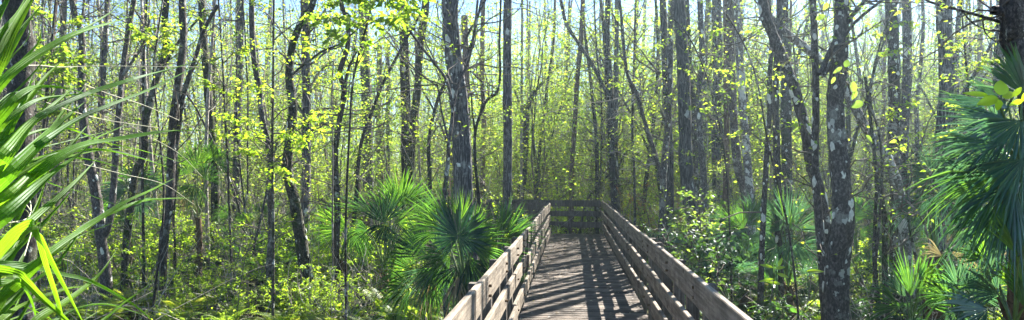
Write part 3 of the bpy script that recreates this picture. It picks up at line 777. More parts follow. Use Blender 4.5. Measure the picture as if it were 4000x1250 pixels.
# ------------------------------------------------------------------ leafy saplings seen close
def sapling(label, d, px, w, sprays, leaf='leaf_spring', size=0.075, nleaf=9, bark_='bark_dark', name='sapling', grp=None, ntw=7, hangr=0.25):
    base = W(px[0][0], px[0][1], d); gz = terrain(base.x, base.y)
    P = [W(x, y, d) for x, y in px]
    if P[0].z > gz:
        P = [Vector((P[0].x, P[0].y, gz - .1))] + P
    P = [np.array(p) for p in P]; org = P[0].copy()
    S = smooth_path([p - org for p in P], 5)
    g = G(); g.tube(S, np.linspace(w[0], w[1], len(S)) / F * d / 2, 7, 0, 0.05, 0.02)
    root = empty(name, tuple(org)); tag(root, label, 'sapling', grp)
    link('trunk', g.mesh('trunk', [bark_]), root)
    gb = G()
    for (x0, y0, x1, y1, k) in sprays:
        a = np.array(W(x0, y0, d)) - org; b = np.array(W(x1, y1, d + rng.uniform(-.8, .8))) - org
        Ls = np.linalg.norm(b - a)
        pts = np.array([a + (b - a) * t + np.array([0, 0, 0.1 * Ls * math.sin(t * 3.1)]) + rng.standard_normal(3) * 0.02 * Ls for t in np.linspace(0, 1, 8)])
        gb.tube(pts, np.linspace(0.012, 0.003, 8) * d / 12, 4, 0)
        for q in range(int(k * 1.2)):
            i = rng.integers(2, 8)
            az = rng.uniform(0, 6.283)
            dd = unit(b - a) * 0.7 + np.array([math.cos(az), math.sin(az), rng.uniform(-.3, .4)]) * .8
            leafy_twig(gb, gb, pts[i], dd, Ls * rng.uniform(.18, .4), 0.003 * d / 12, nleaf, size, 0.6, 0, 1, hangr, 0.2, 0.0, 3)
    link('crown', gb.mesh('crown', ['twig', leaf]), root)
    return root

sapling('slender sapling with layered sprays of yellow-green leaves left of the leaning mossy tree', 10.6,
        [(1066, 1240), (1068, 900), (1064, 640), (1067, 318), (1070, 0), (1075, -120)], (13, 7),
        [(1064, 600, 900, 470, 14), (1064, 560, 880, 540, 12), (1066, 640, 1240, 520, 14), (1066, 600, 1290, 430, 14), (1066, 520, 1180, 560, 12),
         (1066, 480, 1330, 300, 12), (1066, 400, 960, 330, 9), (1066, 640, 1120, 700, 10), (1064, 620, 960, 600, 10), (1067, 300, 1200, 200, 8), (1067, 350, 900, 180, 7),
         (1067, 100, 1000, 20, 7), (1067, 160, 1250, 60, 9), (1064, 640, 1030, 740, 6), (1066, 560, 1250, 470, 8)], size=0.07, nleaf=9, leaf='leaf_lime')
sapling('leafy young tree hanging large green leaves over the top centre-left', 7.0,
        [(1352, 1250), (1350, 900), (1366, 500), (1382, 300), (1432, 100), (1470, -60)], (9, 8),
        [(1432, 100, 1560, 120, 10), (1450, 40, 1600, -10, 12), (1440, 60, 1380, -10, 9), (1432, 100, 1330, 150, 7), (1450, 10, 1520, 60, 10), (1400, 250, 1440, 170, 4),
         (1460, -30, 1620, 60, 10), (1450, -20, 1300, 20, 8), (1440, 80, 1250, 100, 6)], size=0.085, nleaf=8, leaf='leaf_spring')
sapling('sapling with bright leaves beside the dark slanting trunk at upper left', 11,
        [(600, 1180), (640, 800), (620, 500), (600, 300), (612, 160), (640, -30)], (10, 6),
        [(605, 200, 540, 120, 9), (612, 160, 700, 130, 9), (612, 220, 560, 170, 7), (615, 250, 680, 190, 6), (610, 150, 620, 60, 6)], size=0.085)
sapling('leafy sapling seen between the foreground palm blades at upper left', 11,
        [(150, 1180), (160, 700), (180, 400), (200, 200), (220, -40)], (12, 7),
        [(180, 300, 240, 200, 10), (180, 330, 300, 330, 10), (190, 250, 130, 170, 9), (180, 400, 120, 340, 9), (185, 280, 330, 240, 10), (200, 150, 300, 90, 7), (170, 450, 260, 450, 8), (200, 100, 130, 40, 7), (180, 340, 250, 280, 8)], size=0.095)
sapling('sapling with lit leaves above the upright fan palm on the left', 13,
        [(905, 1130), (890, 640), (880, 480), (872, 300), (860, 100), (850, -50)], (10, 6),
        [(876, 380, 800, 320, 8), (878, 420, 940, 360, 8), (872, 330, 820, 240, 6), (870, 250, 960, 190, 7), (860, 120, 760, 60, 7), (880, 540, 960, 470, 8)], size=0.08)
sapling('airy sapling with pale young leaves right of the brown leaning trunk', 24,
        [(2330, 790), (2345, 700), (2350, 400), (2330, 200), (2320, -30)], (9, 6),
        [(2348, 420, 2260, 330, 11), (2350, 400, 2420, 320, 11), (2345, 330, 2270, 260, 9), (2340, 260, 2450, 200, 9), (2330, 190, 2250, 120, 8), (2345, 480, 2430, 440, 8), (2325, 80, 2420, 30, 8)], size=0.075)
sapling('lime-leaved sapling between the end rail and the twin-stemmed tree', 19,
        [(2480, 1000), (2478, 700), (2470, 500), (2475, 300), (2480, 100), (2484, -60)], (12, 7),
        [(2475, 300, 2400, 230, 11), (2475, 280, 2560, 200, 11), (2472, 400, 2560, 330, 10), (2472, 380, 2400, 330, 10), (2478, 180, 2560, 90, 10), (2478, 120, 2400, 60, 10), (2472, 500, 2420, 460, 8)], size=0.085)
sapling('sapling with scattered lit leaves in front of the right woods', 10.5,
        [(2860, 1250), (2850, 900), (2830, 600), (2770, 330), (2700, 160), (2620, 60)], (9, 5),
        [(2810, 500, 2700, 400, 7), (2790, 400, 2900, 330, 7), (2770, 330, 2860, 270, 6), (2740, 240, 2690, 290, 6), (2700, 160, 2800, 140, 5), (2820, 560, 2900, 520, 5), (2660, 100, 2580, 160, 5), (2720, 200, 2960, 330, 8)], size=0.07, nleaf=5)
sapling('thin arching sapling with few yellow leaves near the biggest right trunk', 7.5,
        [(3120, 1260), (3080, 900), (3000, 560), (2960, 330), (2900, 160), (2800, 0)], (10, 5),
        [(2980, 420, 2900, 460, 4), (2960, 330, 3060, 300, 4), (2900, 160, 2980, 110, 4), (3000, 560, 3090, 500, 4), (2880, 120, 2780, 130, 4)], size=0.065, nleaf=4)
sapling('spindly sapling with lit leaf tufts between the two right straight trunks', 9.5,
        [(3400, 1250), (3440, 800), (3440, 560), (3400, 380), (3430, 200), (3480, 60), (3540, -60)], (11, 6),
        [(3440, 500, 3560, 400, 7), (3430, 470, 3520, 440, 6), (3420, 240, 3500, 200, 6), (3440, 160, 3400, 100, 6), (3470, 100, 3560, 110, 6), (3440, 580, 3540, 560, 7)], size=0.07, nleaf=6)
sapling('sapling full of small lit leaves behind the big right fan palm', 12,
        [(3800, 1100), (3790, 700), (3785, 400), (3770, 200), (3750, -30)], (10, 6),
        [(3785, 380, 3700, 300, 9), (3780, 300, 3860, 240, 9), (3775, 240, 3700, 180, 9), (3770, 200, 3850, 130, 8), (3786, 450, 3720, 420, 8), (3786, 520, 3700, 540, 8)], size=0.08)
for k, (x, y, hh, lb) in enumerate([(2730, 1050, 260, 'upright glossy-leaved shrub just beyond the right railing'), (2600, 1060, 130, 'small bright leafy shrub beside a lichened trunk right of the railing'),
                             (2800, 1120, 150, 'broad-leaved shrub near the front of the right railing'), (2700, 960, 90, 'low yellow-leaved shrub right of the railing posts')]):
    dd = [9.5, 12, 7.6, 10.5][k]
    sapling(lb, dd, [(x, y + 150), (x, y), (x + 8, y - hh * .5), (x, y - hh)], (8, 4),
            [(x + random.uniform(-3, 3), y - hh * t, x + sg * 60, y - hh * t - 40, 6) for t in (0.1, .3, .5, .75, .95) for sg in (-1, 1)] + [(x, y - 10, x + 90, y + 60, 6), (x, y - 10, x - 70, y + 70, 6), (x, y, x + 20, y + 120, 6)],
            'leaf_green' if k in (0, 3) else 'leaf_dark', 0.085, 4, name='shrub', ntw=4)

# ------------------------------------------------------------------ fan palms
def fan(g, c, d, nrm, radius, nseg=30, spread=2.2, droop=0.28, cup=0.15, split=0.45, mat=0, fold=0.75, ragged=0.2, wmul=1.0, curl=0.06):
    """palmate leaf: c centre, d midrib direction, nrm face normal"""
    c = np.asarray(c, float); d = unit(np.asarray(d, float)); nrm = np.asarray(nrm, float)
    nrm = unit(nrm - d * np.dot(nrm, d)); sd = np.cross(d, nrm)
    ang = np.linspace(-spread, spread, nseg)
    da = ang[1] - ang[0]
    ts = np.array([0.03, 0.2, split, 0.6, 0.78, 0.92, 1.0])
    n = len(ts)
    V, Fc = [], []
    for i, a in enumerate(ang):
        a2 = a + rng.normal(0, 0.035)
        rl = radius * (0.80 + 0.2 * math.cos(a * 0.75)) * rng.uniform(1 - ragged, 1 + ragged * .4)
        dv = d * math.cos(a2) + sd * math.sin(a2)
        lat = -d * math.sin(a2) + sd * math.cos(a2)
        wh = np.where(ts <= split, ts * math.tan(da / 2), split * math.tan(da / 2) * np.clip((1 - ts) / (1 - split), 0, 1) * np.where(ts > split + .01, .85, 1)) * rl * wmul
        wh[-1] = 0.0006 * rl
        r_ = ts * rl
        tw = rng.normal(0, 0.3)
        dr = droop * rng.uniform(.6, 1.5)
        cen = c[None] + dv[None] * r_[:, None] + nrm[None] * (cup * rl * (ts ** 2) * abs(math.sin(a * .5)))[:, None]
        over = np.clip(ts - 0.35, 0, 1)
        cen[:, 2] -= dr * rl * over ** 2 * 2.0
        if curl: cen += lat[None] * (curl * rng.normal(0, 1) * rl * over ** 2)[:, None]
        k = np.clip((ts - split) * 2, 0, 1)
        latt = lat[None] * np.cos(tw * k)[:, None] + nrm[None] * np.sin(tw * k)[:, None]
        lo = cen - nrm[None] * (wh * fold)[:, None]
        A = cen - latt * wh[:, None] + nrm[None] * (wh * fold * .6)[:, None]
        B = cen + latt * wh[:, None] + nrm[None] * (wh * fold * .6)[:, None]
        base = len(V) * 1
        blk = np.stack([A, lo, B], 1).reshape(-1, 3)
        off = sum(len(x) for x in V)
        V.append(blk)
        for j in range(n - 1):
            p = off + j * 3
            Fc += [(p, p + 1, p + 4, p + 3), (p + 1, p + 2, p + 5, p + 4)]
    g.add(np.concatenate(V), Fc, mat)

def palm_leaf_mesh(base, c, radius, d=None, nrm=None, mats=('petiole', 'palm_green'), pw=0.011, **kw):
    g = G()
    base, c = np.asarray(base, float), np.asarray(c, float)
    mid = (base + c) / 2 + np.array([0, 0, 0.10 * np.linalg.norm(c - base)])
    S = smooth_path([base, mid, c], 5)
    g.tube(S, np.linspace(pw * 1.5, pw * 0.8, len(S)), 5, 0)
    dd = unit(S[-1] - S[-3]) if d is None else np.asarray(d, float)
    nn = np.cross(np.cross(dd, [0, 0, 1.0]), dd) if nrm is None else nrm
    fan(g, c, dd, nn, radius, mat=1, **kw)
    return g.mesh('leaf', list(mats))

def palmetto(label, bpx, d, leaves, group=None, trunk=None, cat='fan palm', name='fan_palm', bz=None):
    """leaves: (cx, cy, depth offset, angle in the picture (0 = right, 90 = up), radius px, lean towards viewer, kw)"""
    b = W(bpx[0], bpx[1], d)
    gz = terrain(b.x, b.y)
    org = np.array([b.x, b.y, b.z if bz is None else bz])
    root = empty(name, (b.x, b.y, gz)); tag(root, label, cat, group)
    off = np.array([b.x, b.y, gz])
    g = G()
    hgt = max(0.15, b.z - gz)
    S = smooth_path([np.array([0, 0, -0.1]), np.array([.03, .02, hgt * .5]), np.array([0, 0, hgt])], 4)
    rt = trunk or 0.05
    g.tube(S, np.linspace(rt * 1.15, rt, len(S)), 10, 0, 0.1, 0.12)
    for k in range(16):          # old leaf bases
        a = rng.uniform(0, 6.28); z = hgt * rng.uniform(.35, 1.0)
        p = np.array([math.cos(a) * rt * .8, math.sin(a) * rt * .8, z])
        g.tube([p, p + np.array([math.cos(a), math.sin(a), 2.2]) * rt * .9], [rt * .35, rt * .1], 4, 0)
    link('trunk', g.mesh('trunk', ['fibre']), root)
    for (cx, cy, dz, an, rp, lean, kw) in leaves:
        dd = d + dz
        c = np.array(W(cx, cy, dd)) - off
        rad = rp / F * dd
        dv = np.array(RIGHT) * math.cos(R(an)) + np.array(UP) * math.sin(R(an)) - np.array(FWD) * lean * .5
        kw = dict(kw)
        face = kw.pop('face', (0.0, 0.35))          # normal tilt: (right, up), towards the viewer
        nv = -np.array(FWD) + np.array(RIGHT) * face[0] + np.array(UP) * face[1]
        m = kw.pop('m', 'palm_green')
        if d < 6.5 and kw.get('nseg', 30) > 18: kw['nseg'] = int(kw.get('nseg', 30) * .7); kw['split'] = .55; kw['fold'] = .5
        link('leaf', palm_leaf_mesh(org - off, c, rad, dv, nv, ('petiole', m), pw=kw.pop('pw', 0.009), **kw), root)
    return root
PG, PB, PY, PD = dict(m='palm_green'), dict(m='palm_blue'), dict(m='palm_bright'), dict(m='palm_dead')
DP = dict(m='palm_deep')
def K(base, **k):
    r = dict(base); r.update(k); return r

palmetto('upright fan palm standing among stems left of centre with brown dead skirt', (775, 850), 15, [
    (770, 660, 0, 95, 150, 0, K(PY, spread=1.1, nseg=22, droop=.05)), (745, 680, .2, 120, 130, 0, K(PG, spread=1.1, droop=.1)),
    (825, 610, -.2, 70, 80, .1, K(PY, spread=2.0, droop=.2)), (850, 640, 0, 30, 110, 0, K(PG, spread=1.3, droop=.25)),
    (700, 640, 0, 165, 110, 0, K(PG, spread=1.2, droop=.35)), (760, 720, -.2, 250, 110, .2, K(PG, spread=1.2, droop=.3)),
    (730, 760, -.1, 265, 90, .1, K(PD, spread=.9, nseg=16)), (800, 700, .2, 60, 110, 0, K(PG, spread=1.3, droop=.3)), (690, 760, .1, 200, 90, 0, K(PD, spread=.8, nseg=14))])
palmetto('pale drooping fan palm half hidden behind the foreground blades', (500, 900), 15.5, [
    (500, 740, 0, 175, 170, .3, K(PG, spread=1.5, droop=.4, face=(0, 1.5))), (520, 700, .2, 80, 120, 0, K(PG, spread=1.5)),
    (540, 780, -.2, 300, 120, .3, K(PB, spread=1.2, droop=.5)), (470, 800, 0, 220, 130, .2, K(PG, spread=1.3, droop=.5)), (560, 720, 0, 10, 120, 0, K(PG, spread=1.2, droop=.4, face=(0, 1.2)))])
palmetto('fan palm with a bright half-moon leaf facing left in the sunny ferns', (1330, 1020), 13, [
    (1360, 895, 0, 160, 165, .1, K(PY, spread=.75, nseg=24, droop=.02, split=.6)), (1368, 900, -.1, 300, 120, .2, K(PG, spread=1.0, nseg=18, droop=.5)),
    (1300, 930, .3, 200, 100, 0, K(PG, spread=1.1, droop=.3)), (1380, 950, .2, 10, 100, 0, K(PG, droop=.4, spread=1.2))])
palmetto('small yellowing fan palm low between two stems on the left', (990, 960), 16, [
    (960, 860, 0, 100, 60, 0, K(PY, spread=1.6)), (1010, 850, 0, 60, 90, 0, K(PY, spread=1.0, droop=.4)), (900, 840, .2, 160, 90, 0, K(PG, spread=1.2, droop=.4)),
    (1120, 860, 0, 30, 80, 0, K(PY, spread=1.2, droop=.4)), (1060, 830, .1, 120, 90, 0, K(PG, spread=1.2, droop=.3))])
palmetto('clump of fan palm with a dark centre leaf and a tall glowing leaf behind', (1500, 1060), 12, [
    (1500, 870, -.4, 95, 130, .0, K(DP, spread=1.1, nseg=22, droop=.03, split=.55)), (1505, 880, -.3, 250, 120, .3, K(DP, spread=1.3, droop=.4)),
    (1560, 810, .3, 80, 165, 0, K(PY, spread=.9, nseg=24, droop=.04, split=.6)), (1600, 790, .4, 65, 120, 0, K(PB, spread=1.0)),
    (1450, 830, 0, 150, 160, 0, K(PG, spread=.6, nseg=14, droop=.1, face=(0, 1.5))), (1550, 870, -.2, 10, 130, .1, K(PY, spread=1.0, droop=.15)),
    (1580, 930, -.2, 340, 120, .2, K(PY, spread=1.1, droop=.3)), (1440, 900, 0, 200, 110, .1, K(PG, spread=1.2, droop=.4)), (1530, 820, 0, 100, 150, 0, K(PG, spread=1.0, droop=.1)),
    (1560, 960, -.2, 290, 110, .2, K(PG, spread=1.1, droop=.4)), (1625, 840, .3, 40, 140, 0, K(PG, spread=1.2, droop=.2))])
palmetto('low fan palm with one silvery drooping leaf near the left railing', (1660, 1180), 10.2, [
    (1700, 1050, -.3, 215, 190, .4, K(PB, spread=.7, nseg=20, droop=.25, face=(0, 1.4))), (1704, 1048, -.3, 260, 150, .4, K(PG, spread=1.3, nseg=20, droop=.7, face=(.2, 1.8))),
    (1660, 1000, 0, 135, 200, 0, K(DP, spread=.8, droop=.05)), (1620, 1060, .2, 175, 190, .1, K(PG, spread=1.0, droop=.3)), (1690, 1100, -.2, 300, 150, .3, K(PG, spread=1.2, droop=.5)),
    (1600, 1120, 0, 200, 160, .2, K(PG, spread=1.2, droop=.4)), (1720, 980, .1, 60, 130, 0, K(PG, droop=.2, spread=1.2)), (1640, 960, .3, 110, 120, 0, K(PY, spread=1.2, droop=.3)),
    (1670, 1060, -.3, 270, 160, .2, K(PD, spread=.5, nseg=10, droop=.4))])
palmetto('large dark round fan palm beneath the biggest cypress by the left rail', (1815, 1150), 8.6, [
    (1790, 925, -.2, 80, 160, .05, K(DP, spread=2.7, nseg=30, droop=.06, cup=.08, split=.62, fold=.5)),
    (1770, 900, .3, 128, 240, 0, K(PG, spread=.75, nseg=26, droop=.04, face=(0, .9))), (1800, 860, .3, 92, 130, 0, K(PY, spread=.6, nseg=16, droop=.03)),
    (1850, 900, 0, 50, 140, .1, K(PG, spread=.7, nseg=16, droop=.12)), (1850, 970, -.2, 0, 170, .2, K(PG, spread=.9, nseg=18, droop=.25)),
    (1830, 1010, -.1, 300, 190, .2, K(DP, spread=.9, nseg=20, droop=.3)), (1760, 1000, .1, 205, 200, .1, K(PG, spread=1.0, droop=.3)), (1790, 1040, 0, 250, 180, .2, K(DP, spread=1.0, droop=.4)),
    (1830, 950, .2, 30, 170, 0, K(PG, spread=1.0, droop=.3)), (1720, 900, .4, 165, 190, 0, K(PG, spread=1.0, droop=.3)), (1850, 1070, 0, 320, 150, .2, K(PG, spread=1.1, droop=.4)),
    (1790, 1080, -.1, 265, 160, .2, K(PD, spread=.5, nseg=10, droop=.3))])
palmetto('spiky bright fan palm against the left railing corner', (1935, 1110), 9.8, [
    (1950, 960, 0, 62, 215, 0, K(PG, spread=.55, nseg=18, droop=.06)), (1960, 900, .2, 50, 150, 0, K(PB, spread=.8, nseg=20, droop=.1)), (1900, 980, -.1, 95, 190, 0, K(PG, spread=.6, nseg=20, droop=.06)),
    (1980, 930, 0, 20, 180, 0, K(PG, spread=.7, nseg=18, droop=.2, face=(0, 1.2))), (1930, 1010, -.2, 120, 190, .1, K(PY, spread=.7, nseg=18, droop=.12)),
    (1950, 1010, 0, 15, 150, .1, K(PG, spread=.9, droop=.3)), (1880, 1050, 0, 190, 150, .1, K(PG, spread=1.0, droop=.4)), (1920, 1060, -.1, 270, 140, .2, K(PG, spread=1.1, droop=.4)), (1975, 880, .3, 80, 110, 0, K(PG, spread=.8, droop=.1))])
palmetto('small fan palm with a sunlit tuft right of the railing', (2900, 1090), 13, [
    (2895, 905, 0, 150, 160, .1, K(PY, spread=.5, nseg=16, droop=.05)), (2905, 895, .2, 120, 150, 0, K(PG, spread=.9, droop=.2)), (2920, 880, .1, 40, 160, 0, K(PG, spread=1.0, droop=.3)),
    (2930, 920, -.1, 320, 130, .2, K(PG, spread=1.0, droop=.6, face=(0, 1.5))), (2880, 930, 0, 220, 130, .2, K(PB, spread=1.2, droop=.5)), (2950, 850, .3, 70, 140, 0, K(PB, spread=1.0, droop=.2)),
    (2830, 880, .4, 160, 110, 0, K(PB, spread=1.1, droop=.3))])
palmetto('blue-green upright fan palm with two tips coloured sunlit yellow right of the slim poles', (3080, 1120), 10.6, [  # narrow slices of brighter leaf colour stand in for sunlight on the tips
    (3082, 880, 0, 92, 185, 0, K(PB, spread=.85, nseg=28, droop=.0)), (3060, 850, -.1, 98, 150, 0, K(PY, spread=.10, nseg=3, droop=0)), (3100, 900, .2, 60, 150, 0, K(PB, spread=1.1, droop=.15)),
    (3050, 900, .2, 130, 140, 0, K(PB, spread=1.0, droop=.2)), (3090, 940, -.2, 280, 130, .3, K(PB, spread=1.2, droop=.4)), (3120, 960, 0, 340, 150, .1, K(PB, spread=1.2, droop=.4)),
    (3040, 960, 0, 200, 140, .1, K(PB, spread=1.2, droop=.4)), (3085, 900, -.1, 80, 110, 0, K(PY, spread=.12, nseg=3, droop=.05))])
palmetto('wide washed-out fan palm behind the biggest right trunk', (3350, 1010), 13.5, [
    (3340, 850, 0, 30, 190, 0, K(PG, spread=.9, nseg=20, droop=.3, face=(0, 1.5))), (3340, 870, .2, 100, 150, 0, K(PG, spread=1.2, droop=.2)), (3330, 880, 0, 200, 160, .1, K(PG, spread=1.1, droop=.4, face=(0, 1.2))),
    (3360, 900, 0, 330, 150, .2, K(PG, spread=1.1, droop=.5)), (3400, 960, -.2, 270, 140, .2, K(PG, spread=1.1, droop=.5))])
palmetto('spiky young fan palm low in front of the white-footed trunk', (3560, 1300), 7.6, [
    (3560, 1160, 0, 95, 220, 0, K(PG, spread=.5, nseg=12, droop=.05)), (3540, 1160, .1, 130, 190, 0, K(PB, spread=.5, nseg=12, droop=.15)), (3590, 1150, 0, 55, 230, .1, K(PG, spread=.6, nseg=12, droop=.15)),
    (3610, 1190, -.1, 20, 230, .1, K(PG, spread=.7, nseg=14, droop=.25)), (3520, 1200, 0, 165, 210, .1, K(PG, spread=.7, nseg=14, droop=.3)), (3600, 1080, -.2, 340, 110, .4, K(PY, spread=1.2, nseg=16, droop=.2, split=.7)),
    (3560, 1240, -.2, 280, 150, .2, K(PB, spread=1.2, droop=.4))])
palmetto('blue-tinted fan palm above the dead stem on the right', (3650, 980), 9.5, [
    (3640, 680, .1, 95, 150, 0, K(PB, spread=1.3, nseg=26, droop=.1)), (3650, 700, -.1, 170, 170, .1, K(PB, spread=1.1, droop=.3)), (3660, 720, 0, 60, 170, 0, K(PB, spread=1.1, droop=.2)),
    (3650, 760, -.2, 250, 160, .2, K(PB, spread=1.2, droop=.4)), (3690, 740, -.1, 340, 170, .1, K(PG, spread=1.1, droop=.3)), (3600, 800, 0, 210, 150, .1, K(PB, spread=1.1, droop=.5))], trunk=.09)
palmetto('big dark fan palm filling the right edge with stacked drooping leaves', (3990, 720), 6.0, [
    (3940, 420, .1, 150, 230, .1, K(PB, spread=.9, nseg=30, droop=.15, face=(0, 1.6))), (3960, 470, -.2, 175, 330, .1, K(PB, spread=.55, nseg=24, droop=.05, face=(0, 1.4))),
    (3950, 520, .1, 190, 300, .1, K(PB, spread=.7, nseg=26, droop=.25, face=(0, 1.2))), (3960, 600, 0, 215, 300, .2, K(PB, spread=.6, nseg=24, droop=.3, face=(0, .9))),
    (3950, 680, -.4, 205, 400, .3, K(PG, spread=.62, nseg=34, droop=.28, cup=.02, face=(.1, .8))), (3960, 720, -.5, 240, 330, .3, K(PB, spread=.8, nseg=30, droop=.35, face=(0, .6))),
    (3970, 760, -.3, 270, 260, .3, K(PB, spread=1.0, nseg=26, droop=.4)), (4010, 380, .2, 100, 260, 0, K(PB, spread=1.1, nseg=26, droop=.1)), (3990, 330, .3, 70, 200, 0, K(PG, spread=1.2, droop=.2)),
    (4030, 700, -.4, 300, 300, .2, K(PB, spread=1.0, droop=.4)), (3900, 500, .4, 130, 220, 0, K(PB, spread=1.2, droop=.2)), (3930, 600, .5, 180, 260, 0, K(PB, spread=1.2, droop=.4)),
    (3900, 400, -.3, 178, 260, .2, K(PB, spread=.5, nseg=20, droop=.06, face=(0, 2.2))), (3880, 450, .2, 160, 230, .1, K(PG, spread=.7, nseg=22, droop=.12, face=(0, 1.8))), (3930, 560, -.5, 182, 320, .2, K(PG, spread=.45, nseg=20, droop=.16, face=(0, 1.8))),
    (3990, 470, -.5, 250, 230, .4, K(PB, spread=1.4, nseg=34, droop=.3, face=(-.3, .3))), (4000, 620, -.6, 265, 260, .4, K(PB, spread=1.5, nseg=36, droop=.35, face=(-.3, .2))), (3970, 840, -.3, 250, 240, .3, K(PB, spread=1.4, nseg=34, droop=.35, face=(-.2, .3))),
    (3850, 560, .5, 200, 230, .1, K(PB, spread=1.0, nseg=24, droop=.3, face=(0, .9))), (3820, 700, .4, 200, 220, .2, K(PB, spread=1.1, nseg=26, droop=.35)), (3870, 860, .2, 230, 220, .2, K(PB, spread=1.2, nseg=28, droop=.4))], trunk=.11)
palmetto('broad glowing yellow-green fan palm at the bottom right corner', (3960, 1290), 5.6, [
    (3850, 1010, .3, 110, 150, .1, K(PY, spread=1.3, nseg=22, droop=.1, split=.7)), (3990, 1120, 0, 80, 190, .1, K(PY, spread=1.3, nseg=22, droop=.1, split=.7)), (3900, 1150, .1, 140, 200, .1, K(PB, spread=1.0, nseg=20, droop=.3)),
    (3860, 1210, 0, 175, 230, .2, K(PB, spread=.9, nseg=20, droop=.2, face=(0, 1.2))), (3980, 1000, -.2, 125, 260, 0, K(PY, spread=.22, nseg=5, droop=.05)), (4000, 1200, -.1, 60, 200, .1, K(PG, spread=1.1, droop=.3))])
palmetto('dim green fan palm low right under the drooping leaves', (3760, 1300), 7.0, [
    (3740, 1120, 0, 90, 170, 0, K(PB, spread=1.3, nseg=24, droop=.2)), (3700, 1160, 0, 150, 180, .1, K(PG, spread=1.1, droop=.3)), (3790, 1150, 0, 40, 180, .1, K(PB, spread=1.1, droop=.3)), (3750, 1200, -.2, 270, 150, .3, K(PB, spread=1.3, droop=.5)),
    (3680, 1000, .3, 150, 130, .1, K(PD, spread=.5, nseg=10, droop=.5)), (3710, 980, .3, 330, 150, .2, K(PD, spread=.3, nseg=6, droop=.5))])
palmetto('young cabbage palm with a tuft high between the distant snags', (1487, 560), 33, [
    (1487, 330, 0, 90, 60, 0, K(PY, spread=1.6, nseg=20)), (1470, 345, 0, 160, 50, 0, K(PG, spread=1.4, droop=.4)), (1505, 345, 0, 20, 50, 0, K(PG, spread=1.4, droop=.4)), (1487, 300, .2, 90, 50, 0, K(PY, spread=1.4)), (1485, 370, -.2, 270, 45, .2, K(PG, spread=1.4))], trunk=.12)
palmetto('dark cabbage palm tuft left of the distant snags', (1395, 600), 34, [
    (1395, 350, 0, 90, 45, 0, K(PB, spread=1.6, nseg=20)), (1375, 358, 0, 165, 40, 0, K(PB, spread=1.4, droop=.4)), (1415, 358, 0, 15, 40, 0, K(PB, spread=1.4, droop=.4)), (1395, 370, -.2, 270, 35, .2, K(PB, spread=1.4))], trunk=.12)

# ------------------------------------------------------------------ big palm blades in the left foreground
def blade(g, px, w, depths, fold=0.45, mat=0, twist=0.0, roll=0.0):
    n = len(px)
    ds = np.interp(np.linspace(0, 1, n), np.linspace(0, 1, len(depths)), depths)
    P = [np.array(W(x, y, dd)) for (x, y), dd in zip(px, ds)]
    S = smooth_path(P, 6)
    m = len(S)
    t = np.linspace(0, 1, m)
    dm = np.interp(t, np.linspace(0, 1, len(depths)), depths)
    wid = np.where(t < 0.12, 0.75 + 0.25 * t / 0.12, 1.0) * np.clip((1 - t) / 0.66, 0, 1) ** 0.95
    hw = w / F * dm / 2 * wid + 0.0004
    tan = np.gradient(S, axis=0); tan /= np.linalg.norm(tan, axis=1)[:, None]
    face = -np.array(FWD) + np.array(UP) * 0.5 + np.array(RIGHT) * 0.25
    lat = np.cross(tan, face); lat /= np.linalg.norm(lat, axis=1)[:, None]
    nn = np.cross(lat, tan)
    a = roll + twist * t + 0.12 * np.sin(t * 7 + rng.uniform(0, 6))
    l2 = lat * np.cos(a)[:, None] + nn * np.sin(a)[:, None]; n2 = -lat * np.sin(a)[:, None] + nn * np.cos(a)[:, None]
    h = hw[:, None]
    us = np.linspace(-1, 1, 13)                      # ribs run along the blade
    V = np.stack([S + l2 * h * u_ + n2 * h * (fold * abs(u_) ** 1.3 + (.07 if q_ % 2 else -.03)) for q_, u_ in enumerate(us)], 1).reshape(-1, 3)
    f = []
    for j in range(m - 1):
        for q in range(12):
            p = j * 13 + q; f.append((p, p + 1, p + 14, p + 13))
    g.add(V, f, mat, False)
big = empty('fan_palm', (-2.2, 1.6, terrain(-2.2, 1.6)))
tag(big, 'big foreground fan palm whose long folded green blades sweep in from the left edge', 'fan palm')
bo = Vector(big.location)
def bleaf(blades, center, d0, mats=('blade',)):
    """one fan leaf: traced blades that join at a centre left of the picture, plus its stalk"""
    g = G()
    cc = W(center[0], center[1], d0)
    for (px, w_, dp) in blades:
        pts = list(px)
        x0, y0 = pts[0]
        pts = [(center[0], center[1]), ((center[0] + x0) / 2, (center[1] + y0) / 2 - 6)] + pts
        if rng.random() < .85:
            sh = rng.uniform(-26, 26); ex = rng.uniform(.6, .95); q0 = pts[0]
            comp = [(x + sh * .3 + rng.uniform(-4, 4), y + sh * i / 2 + rng.uniform(-4, 4)) for i, (x, y) in enumerate(pts)]
            comp = [comp[0]] + [(comp[0][0] + (x - comp[0][0]) * ex, comp[0][1] + (y - comp[0][1]) * ex) for x, y in comp[1:]]
            blade(g, comp, w_ * rng.uniform(.45, .85), [d0 + .1] + [d0 + .1 + (dp[0] - d0) * .6] + [v + rng.uniform(.05, .3) for v in dp], fold=rng.uniform(.5, .9), roll=rng.uniform(-.6, .6), twist=rng.uniform(-.8, .8))
        blade(g, pts, w_ * 1.3, [d0] + [d0 + (dp[0] - d0) * .6] + list(dp), fold=rng.uniform(.5, .95), roll=rng.uniform(-.35, .35), twist=rng.uniform(-.5, .5))
    for a in g.v:
        a -= np.array(bo, dtype=np.float32)
    o = link('leaf', g.mesh('leaf', list(mats)), big)
    g2 = G(); c2 = np.array(cc - bo)
    S = smooth_path([np.array([0, 0, .3]), c2 * 0.5 + np.array([-.1, 0, .25]), c2], 6)
    g2.tube(S, np.linspace(.016, .010, len(S)), 8, 0)
    link('petiole', g2.mesh('petiole', ['petiole']), o)
g = G(); g.tube([(0, 0, -.1), (0, 0, .2), (.02, 0, .5)], [.14, .13, .09], 12, 0, .05, .05); link('trunk', g.mesh('trunk', ['fibre']), big)
